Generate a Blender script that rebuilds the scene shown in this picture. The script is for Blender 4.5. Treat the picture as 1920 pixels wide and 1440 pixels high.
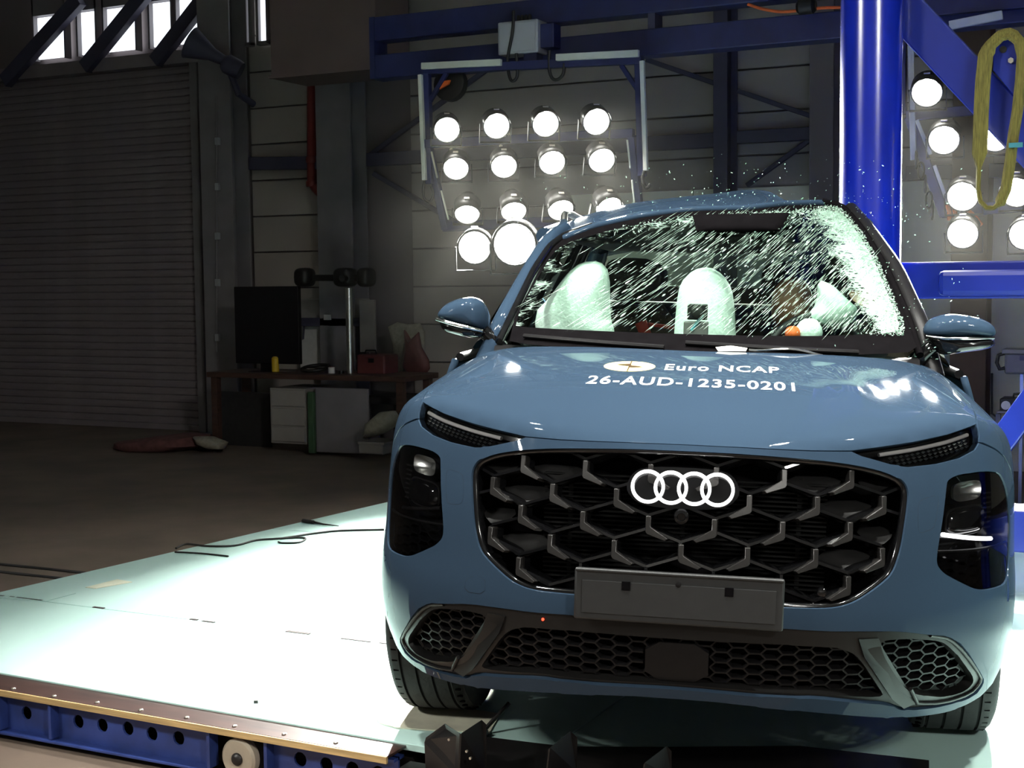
import bpy, bmesh, math, random
import numpy as np
from mathutils import Vector, Matrix, Quaternion
from mathutils.geometry import delaunay_2d_cdt
for o in list(bpy.data.objects): bpy.data.objects.remove(o)
SC = bpy.context.scene
COL = SC.collection
random.seed(7); RNG = np.random.default_rng(7)

# ------------------------------------------------------------------ camera
TH = math.radians(17.0)            # the car stands turned by this angle in the hall
TILT = 0.0353                      # body roll of the struck car
CAMC = np.array([.170, -3.542, 1.339]); YAW = -.1658; PITCH = .0733; ROLL = math.radians(.6); FPX = 2610.
def rz(a):
    c, s = math.cos(a), math.sin(a); return np.array([[c, -s, 0], [s, c, 0], [0, 0, 1]])
RC = rz(TH)
_f = np.array([math.sin(YAW)*math.cos(PITCH), math.cos(YAW)*math.cos(PITCH), -math.sin(PITCH)])
_r = np.array([math.cos(YAW), -math.sin(YAW), 0.]); _d = np.cross(_f, _r)
_r2 = _r*math.cos(ROLL)+_d*math.sin(ROLL); _d2 = -_r*math.sin(ROLL)+_d*math.cos(ROLL)
CF, CR, CD = RC@_f, RC@_r2, RC@_d2; CAM = RC@CAMC
cd = bpy.data.cameras.new('camera'); co = bpy.data.objects.new('camera', cd); COL.objects.link(co)
cd.sensor_width = 36; cd.lens = FPX/1920*36; cd.clip_end = 200
M = Matrix.Identity(4)
for i in range(3): M[i][0], M[i][1], M[i][2], M[i][3] = CR[i], -CD[i], -CF[i], CAM[i]
co.matrix_world = M; SC.camera = co
# ------------------------------------------------------------------ world, exposure
w = bpy.data.worlds.new('world'); SC.world = w; w.use_nodes = True
w.node_tree.nodes['Background'].inputs[0].default_value = (.80, .88, 1, 1)
w.node_tree.nodes['Background'].inputs[1].default_value = 1.2
SC.view_settings.view_transform = 'Standard'; SC.view_settings.look = 'None'
SC.view_settings.exposure = 1.0; SC.view_settings.gamma = 1.0; SC.view_settings.use_curve_mapping = False
cy = SC.cycles; cy.adaptive_threshold = .025
cy.max_bounces = 4; cy.diffuse_bounces = 3; cy.glossy_bounces = 2; cy.transmission_bounces = 3; cy.volume_bounces = 0; cy.transparent_max_bounces = 8
cy.caustics_reflective = False; cy.caustics_refractive = False; cy.sample_clamp_indirect = 4.0
# strengths of the hall's floodlights (W per lamp) and of their glowing lenses
LAMP_W = 640.0; LENS_E = 45.0; FRONT_W = 80.0; OVER_W = 210.0

# ------------------------------------------------------------------ helpers
ZD = -.076    # top of the sled deck (car coordinates start 76 mm above it)
def ray(u, v): return CF + (u-960)/FPX*CR + (v-720)/FPX*CD
def atY(u, v, Y):
    d = ray(u, v); return CAM + d*((Y-CAM[1])/d[1])
def atZ(u, v, Z):
    d = ray(u, v); return CAM + d*((Z-CAM[2])/d[2])
def atX(u, v, X):
    d = ray(u, v); return CAM + d*((X-CAM[0])/d[0])
def atD(u, v, D): return CAM + ray(u, v)*D
V3 = lambda p: np.array(p, float)
def nrm(a): a = np.asarray(a, float); return a/(np.linalg.norm(a)+1e-12)

class MB:
    def __init__(s): s.v = []; s.f = []
    def add(s, vs, fs):
        n = len(s.v); s.v += [tuple(map(float, p)) for p in vs]; s.f += [tuple(i+n for i in f) for f in fs]; return s
    def box(s, c, size, R=None):
        h = np.array(size, float)/2
        P = np.array([[x, y, z] for x in (-1, 1) for y in (-1, 1) for z in (-1, 1)])*h
        if R is not None: P = P@np.asarray(R).T
        return s.add(P+np.asarray(c, float), [(0,1,3,2),(4,6,7,5),(0,4,5,1),(2,3,7,6),(0,2,6,4),(1,5,7,3)])
    def bar(s, a, b, w, d, up=(0,0,1)):
        "box from a to b; w across (perpendicular to up), d along up"
        a, b = V3(a), V3(b); x = nrm(b-a); y = np.cross(V3(up), x)
        if np.linalg.norm(y) < 1e-4: y = np.cross((0, 1, 0), x)
        y = nrm(y); z = np.cross(x, y)
        return s.box((a+b)/2, (np.linalg.norm(b-a), w, d), np.stack([x, y, z], 1))
    def tube(s, pts, r, n=10, cap=True, closed=False):
        pts = [V3(p) for p in pts]; m = len(pts); rr = r if hasattr(r, '__len__') else [r]*m
        rings = []; pn = None
        for i in range(m):
            if closed: t = nrm(pts[(i+1) % m]-pts[i-1])
            else: t = nrm(pts[min(i+1, m-1)]-pts[max(i-1, 0)])
            if pn is None:
                a = np.array([0, 0, 1.]) if abs(t[2]) < .9 else np.array([0, 1., 0]); pn = nrm(np.cross(np.cross(t, a), t))
            else: pn = nrm(pn-t*np.dot(pn, t))
            b = np.cross(t, pn)
            rings.append([pts[i]+rr[i]*(math.cos(2*math.pi*k/n)*pn+math.sin(2*math.pi*k/n)*b) for k in range(n)])
        vs = [p for R in rings for p in R]; fs = []
        for i in range(m if closed else m-1):
            j = (i+1) % m
            for k in range(n): fs.append((i*n+k, i*n+(k+1) % n, j*n+(k+1) % n, j*n+k))
        if cap and not closed: fs.append(tuple(range(n-1, -1, -1))); fs.append(tuple((m-1)*n+k for k in range(n)))
        return s.add(vs, fs)
    def lathe(s, prof, n=24, o=(0,0,0), ax=(0,0,1), cap=True):
        "prof: (radius, height) pairs along ax"
        ax = nrm(ax); a = np.array([1., 0, 0]) if abs(ax[0]) < .9 else np.array([0, 1., 0])
        e1 = nrm(np.cross(ax, a)); e2 = np.cross(ax, e1); o = V3(o)
        vs = [o+ax*h+r*(math.cos(2*math.pi*k/n)*e1+math.sin(2*math.pi*k/n)*e2) for r, h in prof for k in range(n)]
        fs = [(i*n+k, i*n+(k+1) % n, (i+1)*n+(k+1) % n, (i+1)*n+k) for i in range(len(prof)-1) for k in range(n)]
        if cap:
            fs.append(tuple(range(n-1, -1, -1))); m = len(prof)-1; fs.append(tuple(m*n+k for k in range(n)))
        return s.add(vs, fs)
    def prism(s, poly, a, b):
        "polygon of 3D points, swept from offset a to offset b"
        P = np.array(poly, float); n = len(P); A = P+np.asarray(a, float); B = P+np.asarray(b, float)
        return s.add(list(A)+list(B), [tuple(range(n-1, -1, -1)), tuple(range(n, 2*n))]+[(i, (i+1) % n, n+(i+1) % n, n+i) for i in range(n)])
    def pillow(s, poly, axis, th, rings=7, flat=.0):
        "inflated cushion over a star-shaped 3D outline"
        P = np.array(poly, float); c = P.mean(0); ax = nrm(axis); n = len(P); vs = []; fs = []
        ph = np.linspace(-math.pi/2, math.pi/2, 2*rings+1)[1:-1]
        for a in ph:
            k = math.cos(a)**.62
            vs += list(c+(P-c)*k+ax*th*math.sin(a))
        m = len(ph)
        for i in range(m-1):
            for k in range(n): fs.append((i*n+k, i*n+(k+1) % n, (i+1)*n+(k+1) % n, (i+1)*n+k))
        q = len(vs); vs += [c-ax*th, c+ax*th]
        for k in range(n):
            fs.append((q, (k+1) % n, k)); fs.append((q+1, (m-1)*n+k, (m-1)*n+(k+1) % n))
        return s.add(vs, fs)
    def ell(s, c, r, n=16, m=10, e=1.0, R=None):
        "superellipsoid"
        def sg(x): return math.copysign(abs(x)**e, x)
        vs = []; 
        for i in range(1, m):
            a = -math.pi/2+math.pi*i/m
            for k in range(n):
                b = 2*math.pi*k/n
                vs.append((r[0]*sg(math.cos(a))*sg(math.cos(b)), r[1]*sg(math.cos(a))*sg(math.sin(b)), r[2]*sg(math.sin(a))))
        q = len(vs); vs += [(0, 0, -r[2]), (0, 0, r[2])]
        fs = [(i*n+k, i*n+(k+1) % n, (i+1)*n+(k+1) % n, (i+1)*n+k) for i in range(m-2) for k in range(n)]
        fs += [(q, (k+1) % n, k) for k in range(n)]+[(q+1, (m-2)*n+k, (m-2)*n+(k+1) % n) for k in range(n)]
        P = np.array(vs)
        if R is not None: P = P@np.asarray(R).T
        return s.add(P+np.asarray(c, float), fs)
    def grid(s, A):
        "A: (rows, cols, 3)"
        n, m = A.shape[:2]
        return s.add(A.reshape(-1, 3), [(i*m+j, i*m+j+1, (i+1)*m+j+1, (i+1)*m+j) for i in range(n-1) for j in range(m-1)])
    def map(s, fn):
        P = fn(np.array(s.v)); s.v = [tuple(p) for p in P]; return s

def tag(o, label=None, cat=None, group=None, kind=None):
    if label: o['label'] = label
    if cat: o['category'] = cat
    if group: o['group'] = group
    if kind: o['kind'] = kind
    return o
def world_of(o):
    m = o.matrix_basis.copy()
    while o.parent: o = o.parent; m = o.matrix_basis @ m
    return m
def obj(name, mb, mat, parent=None, smooth=None, local=False, bevel=0, solid=0, label=None, cat=None, group=None, kind=None):
    me = bpy.data.meshes.new(name)
    vs = mb.v
    if parent is not None and not local:
        inv = np.array(world_of(parent).inverted()); P = np.array(vs); vs = P@inv[:3, :3].T+inv[:3, 3]
    me.from_pydata([tuple(p) for p in vs], [], mb.f); me.update()
    me.materials.append(mat)
    o = bpy.data.objects.new(name, me); COL.objects.link(o)
    if parent is not None: o.parent = parent
    if smooth is not None:
        me.shade_smooth(); me.set_sharp_from_angle(angle=math.radians(smooth))
    if solid:
        m = o.modifiers.new('thick', 'SOLIDIFY'); m.thickness = solid; m.offset = -1
    if bevel:
        m = o.modifiers.new('bevel', 'BEVEL'); m.width = bevel; m.segments = 2; m.limit_method = 'ANGLE'; m.angle_limit = .7
    return tag(o, label, cat, group, kind)
def thing(name, loc, label, cat, group=None, rot=0, q=None):
    o = bpy.data.objects.new(name, None); COL.objects.link(o); o.empty_display_size = .1
    o.location = tuple(map(float, loc))
    if q is not None: o.rotation_mode = 'QUATERNION'; o.rotation_quaternion = q
    else: o.rotation_euler = (0, 0, rot)
    return tag(o, label, cat, group)
def share(o, parent=None, loc=None, group=None):
    "another object on the same mesh"
    c = o.copy(); COL.objects.link(c)
    if parent is not None: c.parent = parent
    if loc is not None: c.location = tuple(map(float, loc))
    return c

# ------------------------------------------------------------------ materials
def mat(name, col, rough=.5, metal=0., var=0., scale=8., bump=0., coat=0., emit=None, es=0., spec=.5, stretch=(1,1,1), col2=None, trans=0., alpha=1., sheen=0.):
    m = bpy.data.materials.new(name); m.use_nodes = True; nt = m.node_tree; b = nt.nodes['Principled BSDF']
    b.inputs['Roughness'].default_value = rough; b.inputs['Metallic'].default_value = metal
    b.inputs['Coat Weight'].default_value = coat; b.inputs['Coat Roughness'].default_value = .03; b.inputs['Coat IOR'].default_value = 1.27
    b.inputs['Specular IOR Level'].default_value = spec; b.inputs['Transmission Weight'].default_value = trans
    b.inputs['Alpha'].default_value = alpha; b.inputs['Sheen Weight'].default_value = sheen
    tc = nt.nodes.new('ShaderNodeTexCoord'); mp = nt.nodes.new('ShaderNodeMapping'); mp.inputs['Scale'].default_value = stretch
    nz = nt.nodes.new('ShaderNodeTexNoise'); nz.inputs['Scale'].default_value = scale; nz.inputs['Detail'].default_value = 5
    nt.links.new(tc.outputs['Object'], mp.inputs[0]); nt.links.new(mp.outputs[0], nz.inputs[0])
    rp = nt.nodes.new('ShaderNodeValToRGB'); e = rp.color_ramp.elements
    e[0].position = .3; e[1].position = .7
    c2 = col2 or tuple(min(1, c*(1+var)) for c in col); c1 = col if col2 else tuple(c*(1-var) for c in col)
    e[0].color = (*c1, 1); e[1].color = (*c2, 1)
    nt.links.new(nz.outputs['Fac'], rp.inputs[0]); nt.links.new(rp.outputs[0], b.inputs['Base Color'])
    if bump:
        bp = nt.nodes.new('ShaderNodeBump'); bp.inputs['Strength'].default_value = bump; bp.inputs['Distance'].default_value = .01
        nt.links.new(nz.outputs['Fac'], bp.inputs['Height']); nt.links.new(bp.outputs[0], b.inputs['Normal'])
    if emit: b.inputs['Emission Color'].default_value = (*emit, 1); b.inputs['Emission Strength'].default_value = es
    return m
def glassmat(name, tint, refl=.06, rough=.02):
    m = bpy.data.materials.new(name); m.use_nodes = True; nt = m.node_tree; nt.nodes.clear()
    out = nt.nodes.new('ShaderNodeOutputMaterial'); t = nt.nodes.new('ShaderNodeBsdfTransparent'); t.inputs[0].default_value = (*tint, 1)
    g = nt.nodes.new('ShaderNodeBsdfGlossy'); g.inputs['Roughness'].default_value = rough
    fr = nt.nodes.new('ShaderNodeFresnel'); fr.inputs['IOR'].default_value = 1.45
    mx = nt.nodes.new('ShaderNodeMixShader'); nt.links.new(fr.outputs[0], mx.inputs[0])
    nt.links.new(t.outputs[0], mx.inputs[1]); nt.links.new(g.outputs[0], mx.inputs[2]); nt.links.new(mx.outputs[0], out.inputs[0])
    return m
MT = {}
MT['paint'] = mat('blue_grey_car_paint', (.0265, .0455, .073), .5, 0., .03, 300, coat=.62, spec=0.)
MT['gloss_black'] = mat('gloss_black_plastic', (.005, .005, .0055), .10, 0, .1, 40, coat=.6)
MT['satin_black'] = mat('satin_black_plastic', (.0075, .007, .0074), .42, 0, .12, 60, spec=.2)
MT['matt_black'] = mat('matt_black_plastic', (.005, .0045, .005), .8, 0, .15, 30, spec=.0)
MT['grille_grey'] = mat('satin_grey_grille_blade', (.032, .030, .029), .24, .4, .06, 80)
MT['radiator'] = mat('black_radiator_fin', (.006, .006, .006), .55, 0, .1, 40, spec=.15)
MT['pocket'] = mat('dark_grey_moulding', (.016, .0155, .0155), .35, 0, .1, 40)
MT['trim_dark'] = mat('dark_grey_trim', (.0095, .009, .0088), .38, .1, .08, 60, spec=.35)
MT['plate'] = mat('charcoal_plate_holder', (.019, .0195, .020), .5, 0, .08, 40)
MT['chrome'] = mat('chrome', (.75, .76, .76), .12, 1., .02, 20)
MT['alu'] = mat('brushed_aluminium', (.55, .55, .52), .3, 1., .06, 50, stretch=(1,1,12))
MT['white_ring'] = mat('lit_white_emblem', (.9, .9, .9), .3, 0, .02, 10, emit=(1, 1, 1), es=1.0)
MT['white_decal'] = mat('white_decal', (.95, .95, .95), .4, 0, .02, 20)
MT['yellow_decal'] = mat('pale_yellow_decal', (.85, .68, .28), .4, 0, .03, 20)
MT['dark_decal'] = mat('dark_decal', (.06, .03, .01), .5, 0, .1, 20)
MT['red_led'] = mat('red_led', (.6, .02, .01), .4, 0, .02, 20, emit=(1, .05, .02), es=2.)
MT['tyre'] = mat('tyre_rubber', (.007, .0065, .0065), .8, 0, .2, 60, bump=.15)
MT['rim'] = mat('grey_alloy', (.25, .25, .26), .35, .9, .05, 20)
MT['lamp_clear'] = glassmat('clear_lamp_cover', (.86, .86, .88))
MT['side_glass'] = glassmat('side_window_glass', (.55, .66, .60))
MT['interior'] = mat('dark_cabin_trim', (.020, .018, .018), .7, 0, .2, 25)
MT['seat'] = mat('dark_brown_seat_cloth', (.055, .042, .030), .9, 0, .25, 60, bump=.2)
MT['red_cloth'] = mat('red_webbing', (.35, .03, .015), .8, 0, .15, 60)
MT['orange'] = mat('orange_rubber', (.75, .13, .02), .6, 0, .1, 30)
MT['dummy'] = mat('tan_dummy_skin', (.20, .10, .05), .6, 0, .1, 20)
MT['airbag'] = mat('white_airbag_nylon', (.78, .90, .84), .85, 0, .05, 90, bump=.25)
MT['blue'] = mat('blue_steel_paint', (.010, .022, .24), .30, 0, .10, 6, coat=.4)
MT['blue_dull'] = mat('dull_blue_steel', (.012, .016, .075), .5, 0, .2, 8)
MT['blue_pole'] = mat('glossy_blue_pole_paint', (.004, .018, .40), .21, 0., .12, 5, coat=0., spec=.9, stretch=(3,3,.6))
MT['sling'] = mat('yellow_webbing', (.17, .145, .035), .9, 0, .4, 30, bump=.3, stretch=(8,8,.6))
MT['teal_tag'] = mat('teal_label', (.05, .25, .30), .7, 0, .1, 20)
MT['trunk'] = mat('pale_plastic_trunking', (.62, .62, .54), .6, 0, .06, 10)
MT['box_grey'] = mat('light_grey_enclosure', (.36, .36, .38), .5, 0, .06, 6)
MT['lamp_black'] = mat('black_lamp_housing', (.012, .011, .010), .5, .3, .15, 30)
MT['lens'] = mat('lit_floodlight_lens', (1, 1, .95), .3, 0, .01, 10, emit=(1., 1., .93), es=LENS_E)
MT['deck'] = mat('pale_deck_paint', (.50, .74, .68), .38, 0, .05, 1.3, col2=(.57, .79, .74))
MT['deck_patch'] = mat('cream_tape', (.80, .82, .66), .6, 0, .04, 12)
MT['steel_plate'] = mat('worn_cream_plate', (.72, .70, .55), .45, 0, .15, 12)
MT['gap'] = mat('dark_joint_filler', (.03, .02, .018), .9, 0, .3, 60)
MT['ply_dark'] = mat('brown_phenolic_plywood', (.040, .018, .014), .35, 0, .45, 9, stretch=(.6,4,4))
MT['ply_edge'] = mat('plywood_edge', (.50, .34, .15), .7, 0, .25, 14, stretch=(.5,4,9))
MT['sled_blue'] = mat('scuffed_blue_beam_paint', (.030, .055, .22), .4, 0, .35, 7)
MT['castor'] = mat('pale_nylon_wheel', (.42, .36, .28), .55, 0, .1, 18)
MT['steel_dark'] = mat('black_painted_steel', (.012, .010, .010), .4, .2, .3, 12)
MT['bolt'] = mat('zinc_screw', (.55, .52, .45), .35, .9, .1, 30)
MT['concrete'] = mat('worn_concrete_floor', (.17, .125, .095), .75, 0, .25, 1.6, bump=.08)
MT['tape_black'] = mat('black_floor_tape', (.012, .010, .010), .7, 0, .2, 20)
MT['cable'] = mat('dark_cable', (.015, .013, .012), .55, 0, .1, 20)
MT['wall'] = mat('grey_brown_cladding', (.35, .305, .275), .7, 0, .08, 1.0)
MT['wall_beige'] = mat('beige_wall_board', (.82, .79, .64), .75, 0, .06, 1.2)
MT['dark_shell'] = mat('dark_hall_lining', (.18, .15, .15), .9, 0, .1, .8)
MT['light_shell'] = mat('pale_hall_lining', (.68, .65, .62), .9, 0, .06, .8)
MT['door_slat'] = mat('dark_grey_shutter_slat', (.24, .20, .212), .7, 0, .1, 3)
MT['col_grey'] = mat('grey_steel_column', (.22, .20, .21), .6, .1, .12, 3)
MT['col_dark'] = mat('dark_blue_steel_column', (.055, .050, .085), .6, .1, .12, 3)
MT['col_brown'] = mat('brown_steel_column', (.075, .042, .028), .6, .1, .15, 3)
MT['pane'] = mat('daylit_window_pane', (.9, .95, 1), .2, 0, .02, 2, emit=(.86, .93, 1.), es=.9)
MT['red_pipe'] = mat('red_pipe_paint', (.16, .016, .013), .4, 0, .1, 10)
MT['brown_panel'] = mat('brown_sheet_panel', (.18, .125, .118), .8, 0, .08, 2)
MT['wood_dark'] = mat('dark_brown_bench_wood', (.060, .028, .020), .5, 0, .3, 6, stretch=(1,6,6))
MT['drawer'] = mat('light_grey_drawer_front', (.30, .27, .25), .6, 0, .05, 8)
MT['screen'] = mat('black_screen', (.006, .005, .006), .25, 0, .1, 10)
MT['yellow'] = mat('yellow_can_paint', (.65, .42, .02), .5, 0, .06, 20)
MT['red'] = mat('red_plastic', (.13, .03, .028), .5, 0, .1, 20)
MT['white'] = mat('white_plastic', (.6, .58, .55), .6, 0, .06, 20)
MT['green'] = mat('green_strip', (.04, .085, .04), .5, 0, .1, 20)
MT['cloth'] = mat('cream_cloth', (.30, .27, .21), .95, 0, .15, 30, bump=.4)
MT['rug_red'] = mat('dusty_red_cloth', (.14, .055, .05), .95, 0, .3, 12, bump=.4)
MT['grey_dev'] = mat('grey_device_casing', (.14, .13, .13), .5, 0, .08, 20)
for k_ in ('lens', 'white_ring', 'red_led'): MT[k_].cycles.emission_sampling = 'NONE'
# ================================================================== the hall
FZ = -.27; WY = 8.8
obj('floor', MB().box((-3, 0, FZ-.1), (26, 20, .2)), MT['concrete'], kind='structure')
obj('ceiling', MB().box((-3, 0, 6.6), (26, 20, .2)), MT['light_shell'], kind='structure')
obj('wall_left', MB().box((-15.1, 0, 3.1), (.2, 20, 7)), MT['light_shell'], kind='structure')
obj('wall_right', MB().box((9.1, 0, 3.1), (.2, 20, 7)), MT['light_shell'], kind='structure')
obj('wall_front', MB().box((-3, -9.1, 3.1), (26, .2, 7)), MT['light_shell'], kind='structure')
wb = obj('wall_back', MB().box((-3, WY+.2, 3.1), (26, .2, 7)), MT['dark_shell'], kind='structure')
# cladding panels between the columns
pm = None
for x0, x1 in ((-7.95, -6.62), (-5.98, 2.5)):
    pm = None
    for k in range(17):
        z0 = FZ+.05+k*.38
        if z0 > 6.0: break
        if pm is None:
            pm = obj('cladding_panel', MB().box((0, 0, 0), (x1-x0, .06, .366)), MT['wall'], wb, local=True, bevel=.006)
            pm.location = ((x0+x1)/2, WY+.07, z0+.19)
        else: share(pm, wb, ((x0+x1)/2, WY+.07, z0+.19))
# beige lower wall boards on the right
bx0 = -4.2; bw = 1.22
for k in range(9):
    if k == 0:
        bm0 = obj('wall_board', MB().box((0, 0, 0), (bw-.008, .05, 2.42)), MT['wall_beige'], wb, local=True, bevel=.004); bm0.location = (bx0+bw/2, WY-.02, FZ+1.21)
    else: share(bm0, wb, (bx0+bw/2+k*bw, WY-.02, FZ+1.21))
# roller shutter door: every slat a piece of its own
dr = bpy.data.objects.new('door_1', None); COL.objects.link(dr); tag(dr, kind='structure'); dr.location = (-11.2, WY, FZ)
sl = None; sh = .082
for k in range(50):
    if sl is None:
        m = MB(); prof = [(0, .001), (-.010, .010), (-.014, .041), (-.010, .072), (0, .0815)]
        m.prism([(-2.5, y, z) for y, z in prof], (0, 0, 0), (5.05, 0, 0))
        sl = obj('slat', m, MT['door_slat'], dr, local=True); sl.location = (0, .05, .06)
    else: share(sl, dr, (0, .05, .06+k*sh))
obj('bottom_rail', MB().box((.02, .02, .035), (5.05, .07, .06)), MT['door_slat'], dr, local=True)
obj('guide_rail', MB().box((2.60, -.02, 2.1), (.10, .14, 4.2)), MT['col_grey'], dr, local=True)
obj('guide_rail', MB().box((-2.55, -.02, 2.1), (.10, .14, 4.2)), MT['col_grey'], dr, local=True)
obj('lintel', MB().box((.02, -.03, 4.06), (5.4, .20, .14)), MT['door_slat'], dr, local=True)
# ribbon window above the door
def rect_on(Y, u0, u1, vb, vt):
    a = atY(u0, vb, Y); b = atY(u1, vt, Y); return a, b
zb, zt = 3.95, 4.42
wins = [(70, 124.5), (152, 183), (201, 258), (287, 325), (337, 393)]
for i, (u0, u1) in enumerate(wins):
    xa, xb = atY(u0, 100, WY)[0], atY(u1, 60, WY)[0]
    wo = bpy.data.objects.new('window_%d' % (i+1), None); COL.objects.link(wo); tag(wo, kind='structure'); wo.location = ((xa+xb)/2, WY, zb)
    for z0, z1 in ((zb, zt), (zt+.22, zt+.95)):
        obj('pane', MB().box(((xa+xb)/2, WY+.03, (z0+z1)/2), (xb-xa, .02, z1-z0)), MT['pane'], wo)
    fr = MB()
    for x in (xa-.012, xb+.012): fr.box((x, WY+.0, (zb+zt+.95)/2), (.024, .09, zt+1.0-zb))
    fr.box(((xa+xb)/2, WY, zt+.11), (xb-xa+.05, .09, .20))
    obj('window_frame', fr, MT['col_grey'], wo)
for i, (u0, u1) in enumerate(((467.5, 471.5), (490, 504))):
    xa, xb = atY(u0, 40, WY)[0], atY(u1, 40, WY)[0]
    wo = bpy.data.objects.new('window_%d' % (6+i), None); COL.objects.link(wo); tag(wo, kind='structure'); wo.location = ((xa+xb)/2, WY, 3.88)
    obj('pane', MB().box(((xa+xb)/2, WY+.0, 4.6), (xb-xa, .02, 1.44)), MT['pane'], wo)
    fr = MB()
    for x in (xa-.015, xb+.015): fr.box((x, WY-.02, 4.6), (.03, .07, 1.5))
    fr.box(((xa+xb)/2, WY-.02, 3.86), (xb-xa+.06, .07, .04)); obj('window_frame', fr, MT['col_grey'], wo)
# posts and braces of the steel frame in front of the windows
def beam(name, a, b, wdt, dep, m, label, cat='beam', group=None, up=(0, 1, 0), flange=0):
    mb = MB(); a, b = V3(a), V3(b)
    if flange:
        x = nrm(b-a); s = np.cross((0, 1., 0), x); s = nrm(s)
        mb.bar(a, b, wdt*.12, dep*.8, up)
        for k in (-1, 1): mb.bar(a+V3(up)*k*dep*.45, b+V3(up)*k*dep*.45, wdt, dep*.1, up)
    else: mb.bar(a, b, wdt, dep, up)
    return obj(name, mb, m, label=label, cat=cat, group=group, bevel=.006)
def pxbeam(name, p, q, Y, wpx, dep, m, label, cat='beam', group=None):
    a, b = atY(*p, Y), atY(*q, Y); sc = np.linalg.norm((atY(p[0]+1, p[1], Y)-atY(p[0], p[1], Y)))
    dist = float(np.dot((a+b)/2-CAM, CF)); return beam(name, a, b, wpx*dist/FPX, dep, m, label, cat, group)
nm = ['leftmost', 'middle', 'right-hand']
for i, (p, q) in enumerate((((10, 153), (150, -2)), ((160, 127), (276, -16)), ((292, 116), (400, -24)))):
    pxbeam('diagonal_brace', p, q, WY-.16, 27, .1, MT['col_dark'], '%s dark diagonal steel brace across the bright ribbon window' % nm[i], 'brace', 'braces across the ribbon window')
# steel columns
def column(u0, u1, Y, m, label, z1=6.4, dep=.3):
    a, b = atY(u0, 400, Y)[0], atY(u1, 400, Y)[0]; xm, wd = (a+b)/2, b-a
    r = thing('steel_column', (xm, Y, FZ), label, 'column')
    mb = MB(); mb.box((xm, Y-dep/2, (z1+FZ)/2), (wd*.14, dep*.84, z1-FZ)); obj('web', mb, m, r)
    for k in (0, 1): obj('flange', MB().box((xm, Y-dep*.04-k*dep*.92, (z1+FZ)/2), (wd, dep*.08, z1-FZ)), m, r, bevel=.004)
    obj('base_plate', MB().box((xm, Y-dep/2, FZ+.012), (wd*1.25, dep*1.2, .024)), m, r)
    return r
cl = column(412, 470, WY-.02, MT['col_grey'], 'dark grey steel column beside the roller shutter with a row of small boxes')
for v in (265, 350, 443, 530, 633):
    p = atY(408, v, WY-.36); obj('junction_box', MB().box(p, (.05, .04, .075)), MT['box_grey'], cl, bevel=.005)
obj('conduit', MB().tube([atY(406, v, WY-.34) for v in (180, 400, 660)], .008, 6), MT['col_grey'], cl, smooth=40)
column(626, 690, WY-.02, MT['col_grey'], 'broad grey steel column behind the camera stand')
column(1357, 1383, WY-.05, MT['col_dark'], 'slim dark blue steel column left of the blue pole')
column(1533, 1577, WY-.05, MT['dark_shell'], 'dark steel column just behind the left edge of the blue pole')
column(1795, 1862, WY-.08, MT['col_brown'], 'brown steel column behind the right wing mirror')
for p, q, wpx, lb in (((690, 300), (1357, 262), 26, 'dark horizontal wall rail behind the left lamp rack'),
                      ((1383, 258), (1533, 250), 24, 'short dark wall rail left of the blue pole'),
                      ((1700, 325), (1940, 318), 26, 'dark wall rail behind the lamps right of the blue pole'),
                      ((470, 307), (626, 305), 24, 'dark wall rail behind the red pipe')):
    pxbeam('wall_rail', p, q, WY-.1, wpx, .08, MT['col_dark'], lb)
for p, q, lb in (((692, 292), (960, 96), 'thin dark wall brace rising behind the left lamp rack'),
                 ((700, 325), (860, 420), 'thin dark wall brace falling to the right behind the left lamp rack'),
                 ((1212, 112), (1357, 162), 'thin dark wall brace between left lamp rack and slim column'),
                 ((1383, 170), (1533, 222), 'thin dark wall brace sloping down to the blue pole'),
                 ((1400, 348), (1533, 252), 'thin dark wall brace rising to the dark column by the pole')):
    pxbeam('wall_brace', p, q, WY-.08, 9, .04, MT['col_dark'], lb, 'brace')
# brown sheet-metal box under the roof
a, b = atY(508, 148, 7.6), atY(702, -60, 7.6)
r = thing('roof_duct', (a[0], 7.6, a[2]), 'dull brown sheet metal duct box hanging under the roof, top left', 'duct')
obj('casing', MB().box(((a[0]+b[0])/2, 7.9, (a[2]+b[2])/2+.4), (b[0]-a[0], .6, b[2]-a[2]+.8)), MT['brown_panel'], r, bevel=.01)
obj('edge_trim', MB().box(((a[0]+b[0])/2, 7.59, a[2]+.015), (b[0]-a[0]+.02, .03, .03)), MT['brown_panel'], r)
# red pipe with a step
P = [atY(585, v, WY-.12) for v in (-60, 345)]; Q = [atY(611, v, WY-.12) for v in (372, 557)]
r = thing('red_pipe', (Q[1][0], WY-.12, Q[1][2]), 'dark red stepped pipe running down the wall beside the grey column', 'pipe')
obj('pipe', MB().tube([P[0], P[1]]+[P[1]+(Q[0]-P[1])*t+V3((0, 0, 0)) for t in (.3, .7)]+[Q[0], Q[1]], .052, 16), MT['red_pipe'], r, smooth=50)
for p in (P[1], Q[0], atY(585, 300, WY-.12)): obj('pipe_clamp', MB().lathe([(.058, -.03), (.064, -.02), (.064, .02), (.058, .03)], 16, p), MT['red_pipe'], r, smooth=40)
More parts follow.
